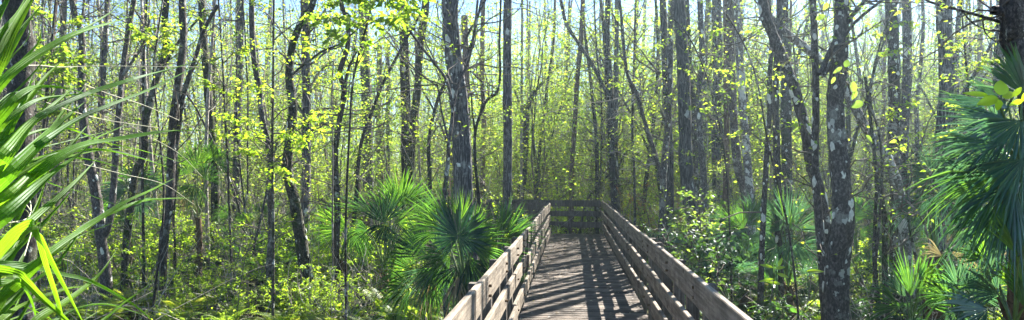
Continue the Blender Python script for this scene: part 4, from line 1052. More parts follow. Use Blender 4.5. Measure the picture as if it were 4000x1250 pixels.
bleaf([([(-60, 400), (48, 290), (159, 207), (302, 131), (446, 88), (525, 60)], 34, (1.7, 1.9, 2.3)),
       ([(-60, 380), (60, 275), (250, 160), (400, 72), (495, 3)], 26, (1.7, 1.9, 2.2)),
       ([(-60, 350), (0, 240), (48, 130), (124, -10), (150, -60)], 50, (1.5, 1.6, 1.8)),
       ([(-60, 270), (0, 150), (70, 60), (110, -30)], 40, (1.5, 1.6, 1.8)),
       ([(-60, 180), (0, 70), (40, -10), (70, -80)], 42, (1.4, 1.5, 1.6)),
       ([(-40, 330), (40, 210), (110, 90), (180, 0)], 26, (1.9, 2.0, 2.2)),
       ([(-60, 420), (20, 330), (80, 250), (150, 170), (162, 110)], 20, (2.0, 2.1, 2.2)),
       ([(-60, 470), (30, 390), (120, 300), (200, 200)], 18, (2.0, 2.1, 2.2)),
       ([(-60, 520), (60, 400), (130, 350), (190, 342), (270, 350), (345, 370)], 32, (1.6, 1.8, 2.0)),
       ([(-60, 560), (40, 470), (140, 400), (240, 378), (350, 370), (467, 398)], 30, (1.6, 1.8, 2.1))], (-420, 620), 1.5)
bleaf([([(-60, 640), (60, 540), (180, 450), (358, 366), (557, 302), (700, 262), (800, 226)], 38, (1.6, 1.9, 2.4)),
       ([(-60, 720), (80, 640), (200, 545), (320, 465), (445, 410), (600, 345), (760, 262)], 40, (1.5, 1.8, 2.3)),
       ([(-60, 820), (60, 740), (200, 640), (318, 573), (446, 549), (637, 517), (760, 510), (870, 516)], 36, (1.5, 1.8, 2.4)),
       ([(60, 700), (200, 615), (330, 590), (430, 592), (557, 621), (660, 655)], 24, (1.8, 2.0, 2.2)),
       ([(60, 560), (200, 505), (290, 512), (420, 560), (560, 590), (760, 650)], 16, (1.9, 2.1, 2.5)),
       ([(-60, 700), (40, 590), (120, 490), (200, 420), (300, 330)], 56, (1.4, 1.6, 1.8)),
       ([(-60, 770), (60, 660), (160, 560), (240, 480), (330, 400)], 56, (1.4, 1.55, 1.8)),
       ([(-60, 850), (60, 760), (160, 660), (260, 590), (350, 480)], 52, (1.4, 1.55, 1.8)),
       ([(-60, 600), (30, 500), (100, 400), (180, 300), (240, 240)], 34, (1.7, 1.8, 2.0)),
       ([(0, 700), (160, 560), (260, 420), (340, 330)], 20, (2.0, 2.2, 2.4)),
       ([(0, 640), (120, 500), (200, 380), (270, 270)], 18, (2.0, 2.2, 2.4)),
       ([(-60, 660), (0, 590), (60, 470), (100, 380), (130, 290)], 44, (1.6, 1.7, 1.8))], (-420, 1010), 1.35)
bleaf([([(-60, 920), (50, 830), (150, 735), (240, 658), (330, 590), (380, 520)], 56, (1.35, 1.6, 1.9)),
       ([(-60, 1000), (60, 930), (150, 850), (239, 770), (320, 690), (382, 618)], 44, (1.5, 1.7, 1.9)),
       ([(-60, 1040), (20, 970), (80, 905), (135, 882), (158, 930), (185, 1030), (215, 1130), (245, 1240), (260, 1300)], 44, (1.2, 1.35, 1.5)),
       ([(60, 930), (120, 884), (150, 905), (207, 1024), (270, 1150), (330, 1270)], 34, (1.4, 1.5, 1.6)),
       ([(-60, 1200), (48, 1135), (199, 992), (334, 896), (478, 800), (590, 745), (680, 697)], 34, (1.5, 1.8, 2.2)),
       ([(0, 1120), (100, 1060), (223, 984), (358, 873), (541, 793), (650, 778), (757, 773)], 26, (1.7, 2.0, 2.4)),
       ([(-40, 1080), (60, 990), (150, 900), (240, 800), (300, 720)], 48, (1.5, 1.7, 1.9)),
       ([(-60, 1120), (20, 1050), (80, 950), (150, 800), (180, 700)], 40, (1.6, 1.8, 2.0)),
       ([(-60, 900), (20, 840), (90, 760), (150, 660)], 50, (1.5, 1.6, 1.7)),
       ([(0, 1010), (60, 880), (130, 740), (200, 640)], 26, (2.0, 2.1, 2.2))], (-380, 1230), 1.25)
bleaf([([(-60, 1060), (40, 1040), (119, 1048), (240, 1075), (358, 1103), (509, 1183), (600, 1255)], 26, (1.5, 1.7, 2.0)),
       ([(60, 1330), (160, 1240), (247, 1190), (340, 1120), (398, 1063), (456, 978)], 28, (1.5, 1.7, 1.9)),
       ([(300, 1330), (414, 1247), (478, 1191), (540, 1145), (600, 1100)], 22, (1.6, 1.8, 2.0)),
       ([(-60, 1080), (50, 1070), (100, 1100), (170, 1170), (270, 1260), (330, 1330)], 34, (1.3, 1.4, 1.5)),
       ([(-60, 1300), (60, 1180), (140, 1100), (220, 1040), (300, 930), (330, 860)], 34, (1.6, 1.8, 2.0)),
       ([(-60, 1260), (0, 1180), (60, 1060), (110, 960)], 46, (1.5, 1.6, 1.7)),
       ([(-60, 1320), (40, 1230), (130, 1180), (260, 1130), (360, 1120)], 30, (1.5, 1.7, 1.9)),
       ([(-20, 1340), (60, 1280), (110, 1200), (140, 1120)], 40, (1.3, 1.4, 1.5)),
       ([(100, 1340), (200, 1270), (300, 1210), (420, 1190), (560, 1230)], 22, (1.6, 1.8, 2.0)),
       ([(-60, 1150), (20, 1110), (90, 1110), (130, 1180), (150, 1290)], 30, (1.3, 1.4, 1.5))], (-300, 1450), 1.25)
g = G()
for px, dd in (([(0, 300), (60, 262), (150, 255), (240, 262), (400, 258), (800, 262)], 2.0), ([(95, 1000), (130, 860), (95, 790), (60, 760)], 1.5), ([(60, 800), (110, 830), (90, 870), (30, 860)], 1.5),
               ([(0, 872), (50, 868), (110, 850), (120, 800), (100, 740)], 1.5), ([(180, 400), (300, 440), (420, 470), (620, 500)], 2.0), ([(330, 330), (440, 372), (560, 410), (700, 470)], 2.1),
               ([(320, 640), (480, 680), (640, 720), (760, 800)], 2.2), ([(400, 420), (560, 520), (700, 600), (790, 690)], 2.2), ([(40, 700), (70, 640), (120, 620), (130, 560)], 1.6)):
    g.tube(smooth_path([np.array(W(x, y, dd + 0.1 * k)) - np.array(bo) for k, (x, y) in enumerate(px)], 6), 0.0011, 4, 0)
link('fibre_thread', g.mesh('fibre_thread', ['thread']), big)

# ------------------------------------------------------------------ bright leaves hanging near the camera on the right
def near_leaf(g, cx, cy, dd, an, ln, wd, tilt, mat=0):
    """large ovate leaf with a midrib fold, rounded outline"""
    c = np.array(W(cx, cy, dd)); s_ = 1 / F * dd
    dv = unit(np.array(RIGHT) * math.cos(R(an)) + np.array(UP) * math.sin(R(an)) + np.array(FWD) * tilt * .5)
    nv = unit(-np.array(FWD) * 0.8 + np.array(UP) * tilt); nv = unit(nv - dv * np.dot(nv, dv)); sd_ = np.cross(dv, nv)
    t = np.linspace(0, 1, 12); hw = wd * s_ / 2 * (np.sin(np.pi * t ** 0.8) ** 0.75); hw[0] = hw[-1] = 0.0005
    mid = c[None] + dv[None] * (t * ln * s_)[:, None] - nv[None] * (t ** 2 * ln * s_ * .12)[:, None]
    up_ = nv[None] * (hw * .25)[:, None]
    V = np.stack([mid - sd_ * hw[:, None] + up_, mid - sd_ * hw[:, None] * .5 + up_ * .7, mid, mid + sd_ * hw[:, None] * .5 + up_ * .7, mid + sd_ * hw[:, None] + up_], 1).reshape(-1, 3)
    f = [(j * 5 + q, j * 5 + q + 1, j * 5 + q + 6, j * 5 + q + 5) for j in range(11) for q in range(4)]
    g.add(V, f, mat, True)
def near_branch(label, path, d, w_, leaves, leaf='leaf_big'):
    P = [np.array(W(x, y, d + 0.03 * i)) for i, (x, y) in enumerate(path)]
    g = G(); org = P[0].copy()
    root = empty('leafy_branch', tuple(org)); tag(root, label, 'branch')
    S = smooth_path(P, 5); g.tube(S - org, np.linspace(w_, w_ * .4, len(S)) / F * d / 2, 6, 0)
    link('branch', g.mesh('branch', ['twig']), root)
    for (cx, cy, an, ln, wd, tl) in leaves:
        g = G()
        near_leaf(g, cx, cy, d + rng.uniform(-.04, .08), an, ln, wd, tl)
        for a in g.v: a -= org.astype(np.float32)
        link('leaf', g.mesh('leaf', [leaf]), root)
near_branch('backlit twig of rounded yellow leaves hanging before the right palm', [(4200, 330), (4060, 392), (3960, 398), (3890, 380), (3860, 378)], 3.2, 6,
            [(3905, 372, 80, 62, 58, .2), (3900, 384, 195, 78, 42, .3), (3860, 372, 172, 90, 22, .2), (3915, 380, 20, 60, 34, .3), (3900, 388, 275, 46, 32, .3), (3955, 378, 40, 70, 22, .5), (3995, 392, 200, 50, 22, .3), (3990, 390, 20, 90, 50, .2), (4060, 395, 100, 70, 50, .3)])
near_branch('few sunlit leaves dangling in front of the biggest right trunk', [(3180, -60), (3215, 60), (3240, 180), (3290, 250), (3330, 330), (3370, 480), (3400, 545)], 5.0, 4,
            [(3290, 262, 215, 40, 16, .4), (3262, 300, 245, 30, 14, .3), (3300, 262, 60, 36, 24, .3), (3330, 318, 285, 50, 26, .2), (3345, 352, 250, 40, 20, .2), (3372, 400, 200, 50, 32, .3), (3382, 528, 320, 42, 18, .3), (3225, 60, 200, 40, 22, .3), (3235, 10, 240, 34, 20, .2)], leaf='leaf_green')
near_branch('leafy sprig of long pale leaves over the shrubs right of the railing', [(3010, 1180), (3020, 1120), (3030, 1060), (3060, 1030)], 6.5, 4,
            [(3020, 1046, 165, 50, 14, .5), (3030, 1050, 10, 46, 14, .5), (3035, 1070, 345, 60, 16, .5), (3025, 1090, 190, 60, 12, .5), (3040, 1040, 60, 40, 14, .4), (3150, 1060, 0, 90, 16, .6), (3050, 1110, 170, 50, 14, .5)])
# ------------------------------------------------------------------ a person on the far arm of the boardwalk
def person():
    b = W(1762, 745, 24.5)
    root_loc = Vector((b.x, b.y, 0.0))
    J = {  # joints in metres, facing the camera side
        'pelvis': (0, 0, .92), 'chest': (0, 0, 1.22), 'neck': (0, 0, 1.44), 'head': (0, -.01, 1.56), 'crown': (0, 0, 1.66),
        'hipL': (-.09, 0, .88), 'kneeL': (-.10, -.03, .48), 'ankL': (-.10, .02, .08), 'toeL': (-.11, -.12, .03),
        'hipR': (.09, 0, .88), 'kneeR': (.11, -.05, .48), 'ankR': (.12, .01, .08), 'toeR': (.14, -.13, .03),
        'shL': (-.18, 0, 1.38), 'elL': (-.23, .02, 1.10), 'wrL': (-.20, -.12, .90), 'hdL': (-.19, -.17, .84),
        'shR': (.18, 0, 1.38), 'elR': (.24, .03, 1.10), 'wrR': (.22, -.10, .92), 'hdR': (.21, -.15, .86)}
    rad = {'pelvis': .14, 'chest': .15, 'neck': .055, 'head': .085, 'crown': .06, 'hipL': .09, 'kneeL': .058, 'ankL': .042, 'toeL': .04, 'hipR': .09, 'kneeR': .058, 'ankR': .042, 'toeR': .04,
           'shL': .06, 'elL': .043, 'wrL': .03, 'hdL': .03, 'shR': .06, 'elR': .043, 'wrR': .03, 'hdR': .03}
    E = [('pelvis', 'chest'), ('chest', 'neck'), ('neck', 'head'), ('head', 'crown'), ('pelvis', 'hipL'), ('hipL', 'kneeL'), ('kneeL', 'ankL'), ('ankL', 'toeL'), ('pelvis', 'hipR'), ('hipR', 'kneeR'), ('kneeR', 'ankR'), ('ankR', 'toeR'),
         ('chest', 'shL'), ('shL', 'elL'), ('elL', 'wrL'), ('wrL', 'hdL'), ('chest', 'shR'), ('shR', 'elR'), ('elR', 'wrR'), ('wrR', 'hdR')]
    def skin(name, names, scale, mat, parent):
        ks = [k for k in J if k in names]; ix = {k: i for i, k in enumerate(ks)}
        me = bpy.data.meshes.new(name)
        me.from_pydata([J[k] for k in ks], [(ix[a], ix[b]) for a, b in E if a in ix and b in ix], [])
        o = link(name, me, parent)
        md = o.modifiers.new('skin', 'SKIN')
        sv = me.skin_vertices[0].data
        for k in ks:
            sv[ix[k]].radius = (rad[k] * scale,) * 2
        for v in sv: v.use_root = False
        sv[0].use_root = True
        o.modifiers.new('sub', 'SUBSURF').levels = 2
        o.modifiers['sub'].render_levels = 2
        me.materials.append(mat)
        return o
    skinm = plain('skin', (0.45, 0.26, 0.18), .6); top = plain('dark_blue_cloth', (0.02, 0.03, 0.07), .9); hair = plain('fair_hair', (0.45, 0.33, 0.18), .7)
    M['skin'], M['hair'] = skinm, hair
    body = skin('person', list(J), 1.0, skinm, None)
    body.location = root_loc
    tag(body, 'person in dark blue top standing on the far boardwalk, partly hidden by the biggest cypress', 'person')
    skin('shirt', ('pelvis', 'chest', 'shL', 'elL', 'shR', 'elR'), 1.12, top, body)
    skin('trousers', ('pelvis', 'hipL', 'kneeL', 'ankL', 'hipR', 'kneeR', 'ankR'), 1.14, plain('grey_cloth', (0.06, 0.06, 0.07), .9), body)
    g = G()
    n = 10
    V = []
    for i in range(n + 1):
        th = math.pi * i / n * .62
        for k in range(16):
            ph = 2 * math.pi * k / 16
            V.append((.098 * math.sin(th) * math.cos(ph), .03 + .10 * math.sin(th) * math.sin(ph), 1.60 + .125 * math.cos(th)))
    f = [(i * 16 + k, i * 16 + (k + 1) % 16, (i + 1) * 16 + (k + 1) % 16, (i + 1) * 16 + k) for i in range(n) for k in range(16)]
    g.add(V, f, 0, True)
    link('hair', g.mesh('hair', ['hair']), body)
person()

# ------------------------------------------------------------------ where plants may stand
def blocked(x, y, m=0.35):
    if -1.15 - m < x < 1.35 + m and y < YE + 0.6: return True
    if x < 1.3 and x > -4.6 and YC - .5 - m < y < YE + .9 + m: return True
    # the bend
    a = R(47); cx, cy = -4.4, 22.4
    dx, dy = x - cx, y - cy
    u = dx * math.cos(a) + dy * math.sin(a); v = -dx * math.sin(a) + dy * math.cos(a)
    if -1.3 - m < u < 1.3 + m and -1 < v < 21: return True
    return False

def spot(d0, d1, p=1.0, x0=-250, x1=4250, m=0.35):
    for _ in range(200):
        t = rng.random() ** (1 / p)
        d = d0 + (d1 - d0) * t
        px = rng.uniform(x0, x1)
        g_ = ground_at(px, d)
        if not blocked(g_.x, g_.y, m):
            return g_, px, d
    return g_, px, d

# ------------------------------------------------------------------ background trees
def tree_proto(h, r, mat, nl, ntw, nleaf, size, leaf, bend=0.02, low=2.0, tw='twig', fork=False, limbL=(0.8, 2.2)):
    g = G()
    pts = [np.array([0, 0, -0.15])]
    d = np.array([rng.normal(0, .03), rng.normal(0, .03), 1.0]); n = 14
    for i in range(n):
        d = unit(d + np.array([rng.normal(0, bend * 2), rng.normal(0, bend * 2), 0.06]))
        pts.append(pts[-1] + d * h / n)
    pts = np.array(pts); S = smooth_path(list(pts), 2)
    t = np.linspace(0, 1, len(S))
    rad = .82 * r * (1 - 0.72 * t) * (1 + 0.4 * np.exp(-t * h / .35))
    g.tube(S, rad, 8, 0, .05, .04)
    gc = G()
    if fork:
        k = int(len(S) * rng.uniform(.15, .35))
        p, _ = wander(S[k], (rng.normal(0, .5), rng.normal(0, .3), 1), h * .6, 8, .08, .05)
        g.tube(p, np.linspace(rad[k] * .7, .015, 9), 7, 0, .05, .04)
    for i in range(nl):
        z = (low + (h * .68 - low) * rng.random() ** 1.3) / h
        k = int(z * (len(S) - 1))
        az = rng.uniform(0, 6.283)
        limb(gc, gc, S[k], (math.cos(az), math.sin(az), rng.uniform(.1, 1.1)), rng.uniform(*limbL), max(.006, rad[k] * .3), ntw, nleaf, size, .6, .22, .04, 0, 1)
    for i in range(int(nl * .45)):          # fine bare limbs and twigs
        k = int((low * .5 + (h * .9 - low * .5) * rng.random() ** 1.3) / h * (len(S) - 1)); az = rng.uniform(0, 6.283)
        limb(gc, gc, S[k], (math.cos(az), math.sin(az), rng.uniform(-.2, 1.4)), rng.uniform(.8, 2.8), max(.006, rad[k] * .22), 6, 0, size, .6, .26, .03, 2, 1)
    return g.mesh('trunk', [mat]), gc.mesh('crown', [tw, leaf, 'twig_pale'])
PT = [  # label, meshes
    ('slender dark tree with sparse leaves', tree_proto(12, .085, 'bark_dark', 20, 6, 8, .07, 'leaf_spring', .02)),
    ('straight grey tree with feathery crown', tree_proto(14, .13, 'bark_cypress', 20, 5, 6, .065, 'leaf_olive', .008, 3)),
    ('spotted tree with thin leafy limbs', tree_proto(12, .10, 'bark_spotted', 18, 5, 6, .07, 'leaf_green', .02)),
    ('thin pale pole-like tree', tree_proto(12, .055, 'bark_pale', 12, 4, 2, .06, 'leaf_olive', .015, 3, 'twig_pale')),
    ('mossy forked tree', tree_proto(11, .10, 'bark_moss', 18, 5, 7, .075, 'leaf_spring', .035, 1.8, fork=True)),
    ('straight reddish brown tree', tree_proto(13, .10, 'bark_red', 12, 4, 3, .06, 'leaf_green', .008, 3)),
    ('broad grey tree with loose crown', tree_proto(15, .17, 'bark_cypress', 22, 5, 7, .08, 'leaf_green', .008, 3.5)),
    ('bent slim tree with bright leaves', tree_proto(9, .06, 'bark_dark', 18, 5, 8, .075, 'leaf_spring', .05, 1.2)),
    ('bare grey stem tangled with twigs', tree_proto(8, .04, 'bark_pale', 16, 6, 0, .06, 'leaf_olive', .05, 0.8, 'twig_pale', limbL=(.5, 1.4))),
    ('thin crooked dark stem with crossing bare branches', tree_proto(9, .038, 'bark_dark', 20, 6, 1, .06, 'leaf_spring', .07, 0.8, 'twig', fork=True, limbL=(.8, 2.4))),
    ('thin leaning grey stem with tangled fine twigs', tree_proto(9, .034, 'bark_cypress', 22, 6, 1, .06, 'leaf_olive', .06, 0.6, 'twig_pale', fork=True, limbL=(.7, 2.2))),
]
ZONES = [(-400, 300, 'behind the foreground palm'), (300, 700, 'in the far left woods'), (700, 1120, 'left of the leaning mossy tree'),
         (1120, 1560, 'behind the boardwalk bend'), (1560, 1900, 'behind the biggest cypress'), (1900, 2170, 'behind the left railing corner'),
         (2170, 2420, 'straight beyond the end rail'), (2420, 2760, 'just right of the end rail'), (2760, 3150, 'left of the biggest right trunk'),
         (3150, 3500, 'behind the biggest right trunk'), (3500, 3800, 'behind the right palmettos'), (3800, 4500, 'at the far right')]
def zone(px):
    for a, b, t in ZONES:
        if a <= px < b: return t
    return ZONES[-1][2]
def band(d):
    return 'near' if d < 22 else ('mid-distance' if d < 33 else 'far-off')
first = [None] * len(PT)
def place_tree(ti, loc, px, d, sc, rz):
    lab, (mt, mc) = PT[ti]
    if first[ti] is None:
        r = empty('tree', (0, 0, 0)); link('trunk', mt, r); link('crown', mc, r); first[ti] = r
        r.location = loc; r.rotation_euler = (0, 0, rz); r.scale = (sc,) * 3
    else:
        r = copy_thing(first[ti], loc, rz, sc, rng.uniform(0, .07))
    tag(r, f'{band(d)} {lab} {zone(px)}', 'tree', 'background trees in the swamp forest')
    return r
NB = 290
for i in range(NB):
    loc, px, d = spot(15.5, 50, 1.0) if i < 170 else spot(14, 42, .9)
    if px > 2650 and d < 20: loc, px, d = spot(20, 52, 1.0, 2650, 4250)
    if d < 19 and 1850 < px < 2500: loc, px, d = spot(26, 52, 1.0)
    if px < 1500: ti = int(rng.choice([0, 1, 2, 3, 4, 5, 7, 8], p=[.17, .1, .14, .17, .1, .08, .12, .12]))
    elif px < 2600: ti = int(rng.choice([0, 1, 2, 3, 4, 6, 7, 8], p=[.12, .12, .08, .16, .08, .08, .26, .10]))
    else: ti = int(rng.choice([0, 1, 2, 3, 4, 5, 6, 7], p=[.12, .2, .2, .14, .1, .06, .12, .06]))
    if i >= 170: ti = int(rng.choice([3, 8, 9, 10], p=[.15, .25, .3, .3]))
    place_tree(ti, loc, px, d, rng.uniform(.75, 1.15), rng.uniform(0, 6.28))

# ------------------------------------------------------------------ understorey saplings and shrubs
def bush_proto(h, nst, ntw, nleaf, size, leaf, tw='twig', spread=.5, nl=6, bend=.12, wid=.55):
    gs, gc = G(), G()
    for i in range(nst):
        az = rng.uniform(0, 6.283)
        p, _ = wander((rng.normal(0, .05), rng.normal(0, .05), -.05), (math.cos(az) * spread, math.sin(az) * spread, 1), h * rng.uniform(.6, 1.05), 8, bend, .05)
        gs.tube(p, np.linspace(.012 * h ** .5, .004, 9), 5, 0)
        for k in range(nl):
            j = rng.integers(2, 9); a2 = rng.uniform(0, 6.283)
            limb(gc, gc, p[j], (math.cos(a2), math.sin(a2), rng.uniform(-.1, .8)), h * rng.uniform(.15, .35), .005, ntw, nleaf, size, wid, .25, .03, 0, 1, 1)
    return gs.mesh('stem', [tw]), gc.mesh('foliage', [tw, leaf])
BP = [
    ('yellow-green leafy sapling', 'sapling', bush_proto(4.2, 3, 5, 8, .075, 'leaf_spring', nl=11, spread=.25)),
    ('olive airy sapling', 'sapling', bush_proto(3.6, 4, 5, 7, .065, 'leaf_olive', 'twig_pale', nl=9, spread=.25)),
    ('mid-green leafy sapling', 'sapling', bush_proto(4.8, 3, 5, 8, .08, 'leaf_green', nl=11, spread=.2)),
    ('low bright leafy shrub', 'shrub', bush_proto(1.2, 7, 5, 8, .06, 'leaf_lime', nl=4, spread=.7)),
    ('low dark leafy shrub', 'shrub', bush_proto(1.0, 8, 5, 7, .075, 'leaf_dark', nl=4, spread=.8)),
    ('tangled shrub of bare pale twigs', 'shrub', bush_proto(1.6, 9, 6, 0, .05, 'leaf_olive', 'twig_pale', nl=5, spread=.7, bend=.25)),
    ('broad-leaved glossy shrub', 'shrub', bush_proto(1.1, 6, 4, 6, .12, 'leaf_green', nl=4, spread=.6, wid=.42)),
    ('rusty dry-leaved sapling', 'sapling', bush_proto(2.6, 2, 4, 8, .06, 'leaf_rust', nl=8, spread=.2)),
    ('tall young tree thick with yellow-green leaves', 'sapling', bush_proto(8.5, 3, 7, 9, .10, 'leaf_spring', nl=24, spread=.14, bend=.09)),
    ('tall young tree with loose green leaves', 'sapling', bush_proto(9.5, 2, 7, 8, .10, 'leaf_green', 'twig_pale', nl=24, spread=.12, bend=.07)),
]
firstb = [None] * len(BP)
def place_bush(bi, loc, px, d, sc, rz, grp=None):
    lab, cat, (ms, mf) = BP[bi]
    if firstb[bi] is None:
        r = empty(cat, (0, 0, 0)); link('stem', ms, r); link('foliage', mf, r); firstb[bi] = r
        r.location = loc; r.rotation_euler = (0, 0, rz); r.scale = (sc,) * 3
    else:
        r = copy_thing(firstb[bi], loc, rz, sc)
    tag(r, f'{band(d)} {lab} {zone(px)}', cat, 'understorey saplings' if cat == 'sapling' else 'low shrubs on the forest floor')
    return r
for i in range(130):
    loc, px, d = spot(17, 50, .9)
    bi = int(rng.choice([0, 1, 2], p=[.5, .25, .25])) if px < 2700 else int(rng.choice([0, 1, 2], p=[.25, .4, .35]))
    place_bush(bi, loc, px, d, rng.uniform(.7, 1.25), rng.uniform(0, 6.28))
for i in range(135):           # taller leafy young trees fill the middle distance
    loc, px, d = spot(23, 56, .9)
    bi = int(rng.choice([8, 9], p=[.6, .4]))
    place_bush(bi, loc, px, d, rng.uniform(.75, 1.25), rng.uniform(0, 6.28))
for i in range(60):            # brighter thicket beyond the end rail
    loc, px, d = spot(25, 45, .8, 1850, 2750)
    place_bush(int(rng.choice([0, 2, 0])), loc, px, d, rng.uniform(.8, 1.4), rng.uniform(0, 6.28))
for i in range(215):
    loc, px, d = spot(11.0, 30, .8, -200, 2100)
    place_bush(int(rng.choice([3, 4, 5, 6], p=[.50, .12, .26, .12])), loc, px, d, rng.uniform(.5, .9) if d < 13 else rng.uniform(.7, 1.5), rng.uniform(0, 6.28))
for i in range(110):
    loc, px, d = spot(7, 32, .8, 2400, 4250)
    if px < 2950 and d < 9: d = 9; 
    if px < 2750: loc, px, d = spot(12, 32, .8, 2450, 4250)
    place_bush(int(rng.choice([3, 4, 5, 6], p=[.14, .50, .24, .12])), loc, px, d, rng.uniform(.55, 1.0), rng.uniform(0, 6.28))
for i in range(26):
    loc, px, d = spot(23.5, 33, .8, 2120, 2560)
    if px < 2120 or loc.y > YE + .9: place_bush(3, loc, px, d, rng.uniform(.9, 1.5), rng.uniform(0, 6.28))
for px, d in ((2440, 24), (2475, 25.5), (2530, 22), (2650, 17), (2690, 19), (2600, 21)):
    place_bush(7, ground_at(px, d), px, d, rng.uniform(.7, 1.1), rng.uniform(0, 6.28))

# ------------------------------------------------------------------ ferns
def fern_mesh(nf=11, L_=0.75, np_=22, leaf='fern_leaf'):
    g = G()
    for i in range(nf):
        az = 6.283 * i / nf + rng.uniform(-.3, .3); l = L_ * rng.uniform(.7, 1.1)
        n = 10; t = np.linspace(0, 1, n)
        el = rng.uniform(1.0, 1.45)
        r_ = l * (np.cos(el) * t + .35 * t ** 2); z = l * (np.sin(el) * t - .42 * t ** 2.5)
        P = np.stack([r_ * math.cos(az), r_ * math.sin(az), z], 1)
        g.tube(P, np.linspace(.004, .0015, n), 3, 0)
        tt = np.linspace(.14, .98, np_)
        idx = tt * (n - 1); i0 = np.minimum(idx.astype(int), n - 2); fr = (idx - i0)[:, None]
        p = P[i0] * (1 - fr) + P[i0 + 1] * fr
        tan = P[i0 + 1] - P[i0]; tan /= np.linalg.norm(tan, axis=1)[:, None]
        lat = np.cross(tan, [0, 0, 1.0]); lat /= np.linalg.norm(lat, axis=1)[:, None] + 1e-9
        nr = np.cross(lat, tan)
        ln = .15 * l * np.sin(np.pi * np.clip(tt * .88 + .1, 0, 1)) + .012
        for sg in (-1, 1):
            g.leaves(p, lat * sg + tan * .28 - np.array([0, 0, .12]), nr, ln, 1, .26, .03)
    return g.mesh('fern', ['petiole', leaf])
FM = [fern_mesh(12, .6), fern_mesh(9, .72, 26), fern_mesh(13, .5, 18)]
for i in range(290):
    if i < 190: loc, px, d = spot(10.3, 22, .8, 150, 1950, .2)
    else: loc, px, d = spot(7.5, 24, .8, 2550, 4200, .2)
    o = link('fern', FM[rng.integers(0, 3)], None, loc)
    o.rotation_euler = (rng.normal(0, .08), rng.normal(0, .08), rng.uniform(0, 6.28)); o.scale = (rng.uniform(.8, 1.35),) * 3
    tag(o, f"{'near' if d < 15 else 'farther'} arching feathery fern {zone(px)}", 'fern', 'ferns on the forest floor')

# ------------------------------------------------------------------ more fan palms among the undergrowth
def pal_proto(nl, mats, rad=.55):
    root = []
    for i in range(nl):
        az = 6.283 * i / nl + rng.uniform(-.4, .4); el = rng.uniform(.35, 1.3)
        L_ = rng.uniform(.55, 1.0)
        c = np.array([math.cos(az) * math.cos(el), math.sin(az) * math.cos(el), math.sin(el)]) * L_
        m = mats[rng.integers(0, len(mats))]
        root.append(palm_leaf_mesh((0, 0, .1), c, rad * rng.uniform(.8, 1.1), None, None, ('petiole', m), spread=rng.uniform(1.0, 1.7), nseg=20, droop=rng.uniform(.1, .4)))
    return root
PP = [pal_proto(8, ['palm_green', 'palm_bright', 'palm_green']), pal_proto(9, ['palm_green', 'palm_blue']), pal_proto(7, ['palm_green', 'palm_green', 'palm_dead'])]
firstp = [None] * 3
for i in range(70):
    if i < 32: loc, px, d = spot(14, 32, 1, -100, 1900)
    else: loc, px, d = spot(9.5, 30, 1, 2700, 4250)
    k = int(rng.integers(0, 3)) if px < 2000 else 1 + int(rng.integers(0, 2))
    if firstp[k] is None:
        r = empty('fan_palm', loc)
        for me in PP[k]: link('leaf', me, r)
        firstp[k] = r
    else:
        r = copy_thing(firstp[k], loc, rng.uniform(0, 6.28), rng.uniform(.75, 1.3))
    tag(r, f"{band(d)} low fan palm {('with bright leaves', 'with blue-green leaves', 'with a dead leaf')[k]} {zone(px)}", 'fan palm', 'low fan palms in the undergrowth')

# ------------------------------------------------------------------ ground cover and the far woods
def scatter_ground(n, d0, d1):
    t = rng.random(n) ** .75; d = d0 + (d1 - d0) * t; px = rng.uniform(-300, 4300, n)
    f_, r_ = np.array(FWD), np.array(RIGHT)
    p = f_[None] * d[:, None] + r_[None] * ((px - 2000) / F * d)[:, None]
    return p[:, 0], p[:, 1], d
g = G()
x, y, d = scatter_ground(90000, 8, 48)
# clumps: modulate density with a cheap noise
den = np.sin(x * 1.3 + np.sin(y * .9) * 2) * np.cos(y * 1.1 + np.sin(x * .7) * 2)
ok = (den > -.45) & ~((x > -1.25) & (x < 1.5) & (y < 22.9)) & ~((x > -4.6) & (x < 1.4) & (y > 19.6) & (y < 22.9))
x, y, d, den = x[ok], y[ok], d[ok], den[ok]
z = np.array([terrain(a, b) for a, b in zip(x, y)]) + rng.random(len(x)) ** 1.6 * (.18 + .38 * np.clip(den + .45, 0, 1.4))
n = len(x)
dv = rng.standard_normal((n, 3)); dv[:, 2] = np.abs(dv[:, 2]) * .6 - .1
nr = rng.standard_normal((n, 3)) * .6 + np.array([0, 0, 1.0])
g.leaves(np.stack([x, y, z], 1), dv, nr, rng.uniform(.04, .10, n) * (1 + np.maximum(d - 15, 0) / 50), 0, .5)
tag(link('ground_cover', g.mesh('ground_cover', ['leaf_lime'])), 'tangled low leafy plants covering the forest floor', 'ground cover', kind='stuff')
g = G()
x, y, d = scatter_ground(5200, 9, 36)
for a, b in zip(x, y):
    if blocked(a, b, .1): continue
    z0 = terrain(a, b)
    p, _ = wander((a, b, z0 + rng.uniform(-.02, .25)), (rng.normal(), rng.normal(), rng.uniform(-.1, 2.0)), rng.uniform(.4, 2.6) , 5, .2, .0)
    g.tube(p, np.linspace(rng.uniform(.003, .009), .002, 6), 3, int(rng.random() < .3))
tag(link('dead_twigs', g.mesh('dead_twigs', ['twig_pale', 'twig'])), 'dead grey twigs and thin vines lying and standing in the undergrowth', 'twigs', kind='stuff')

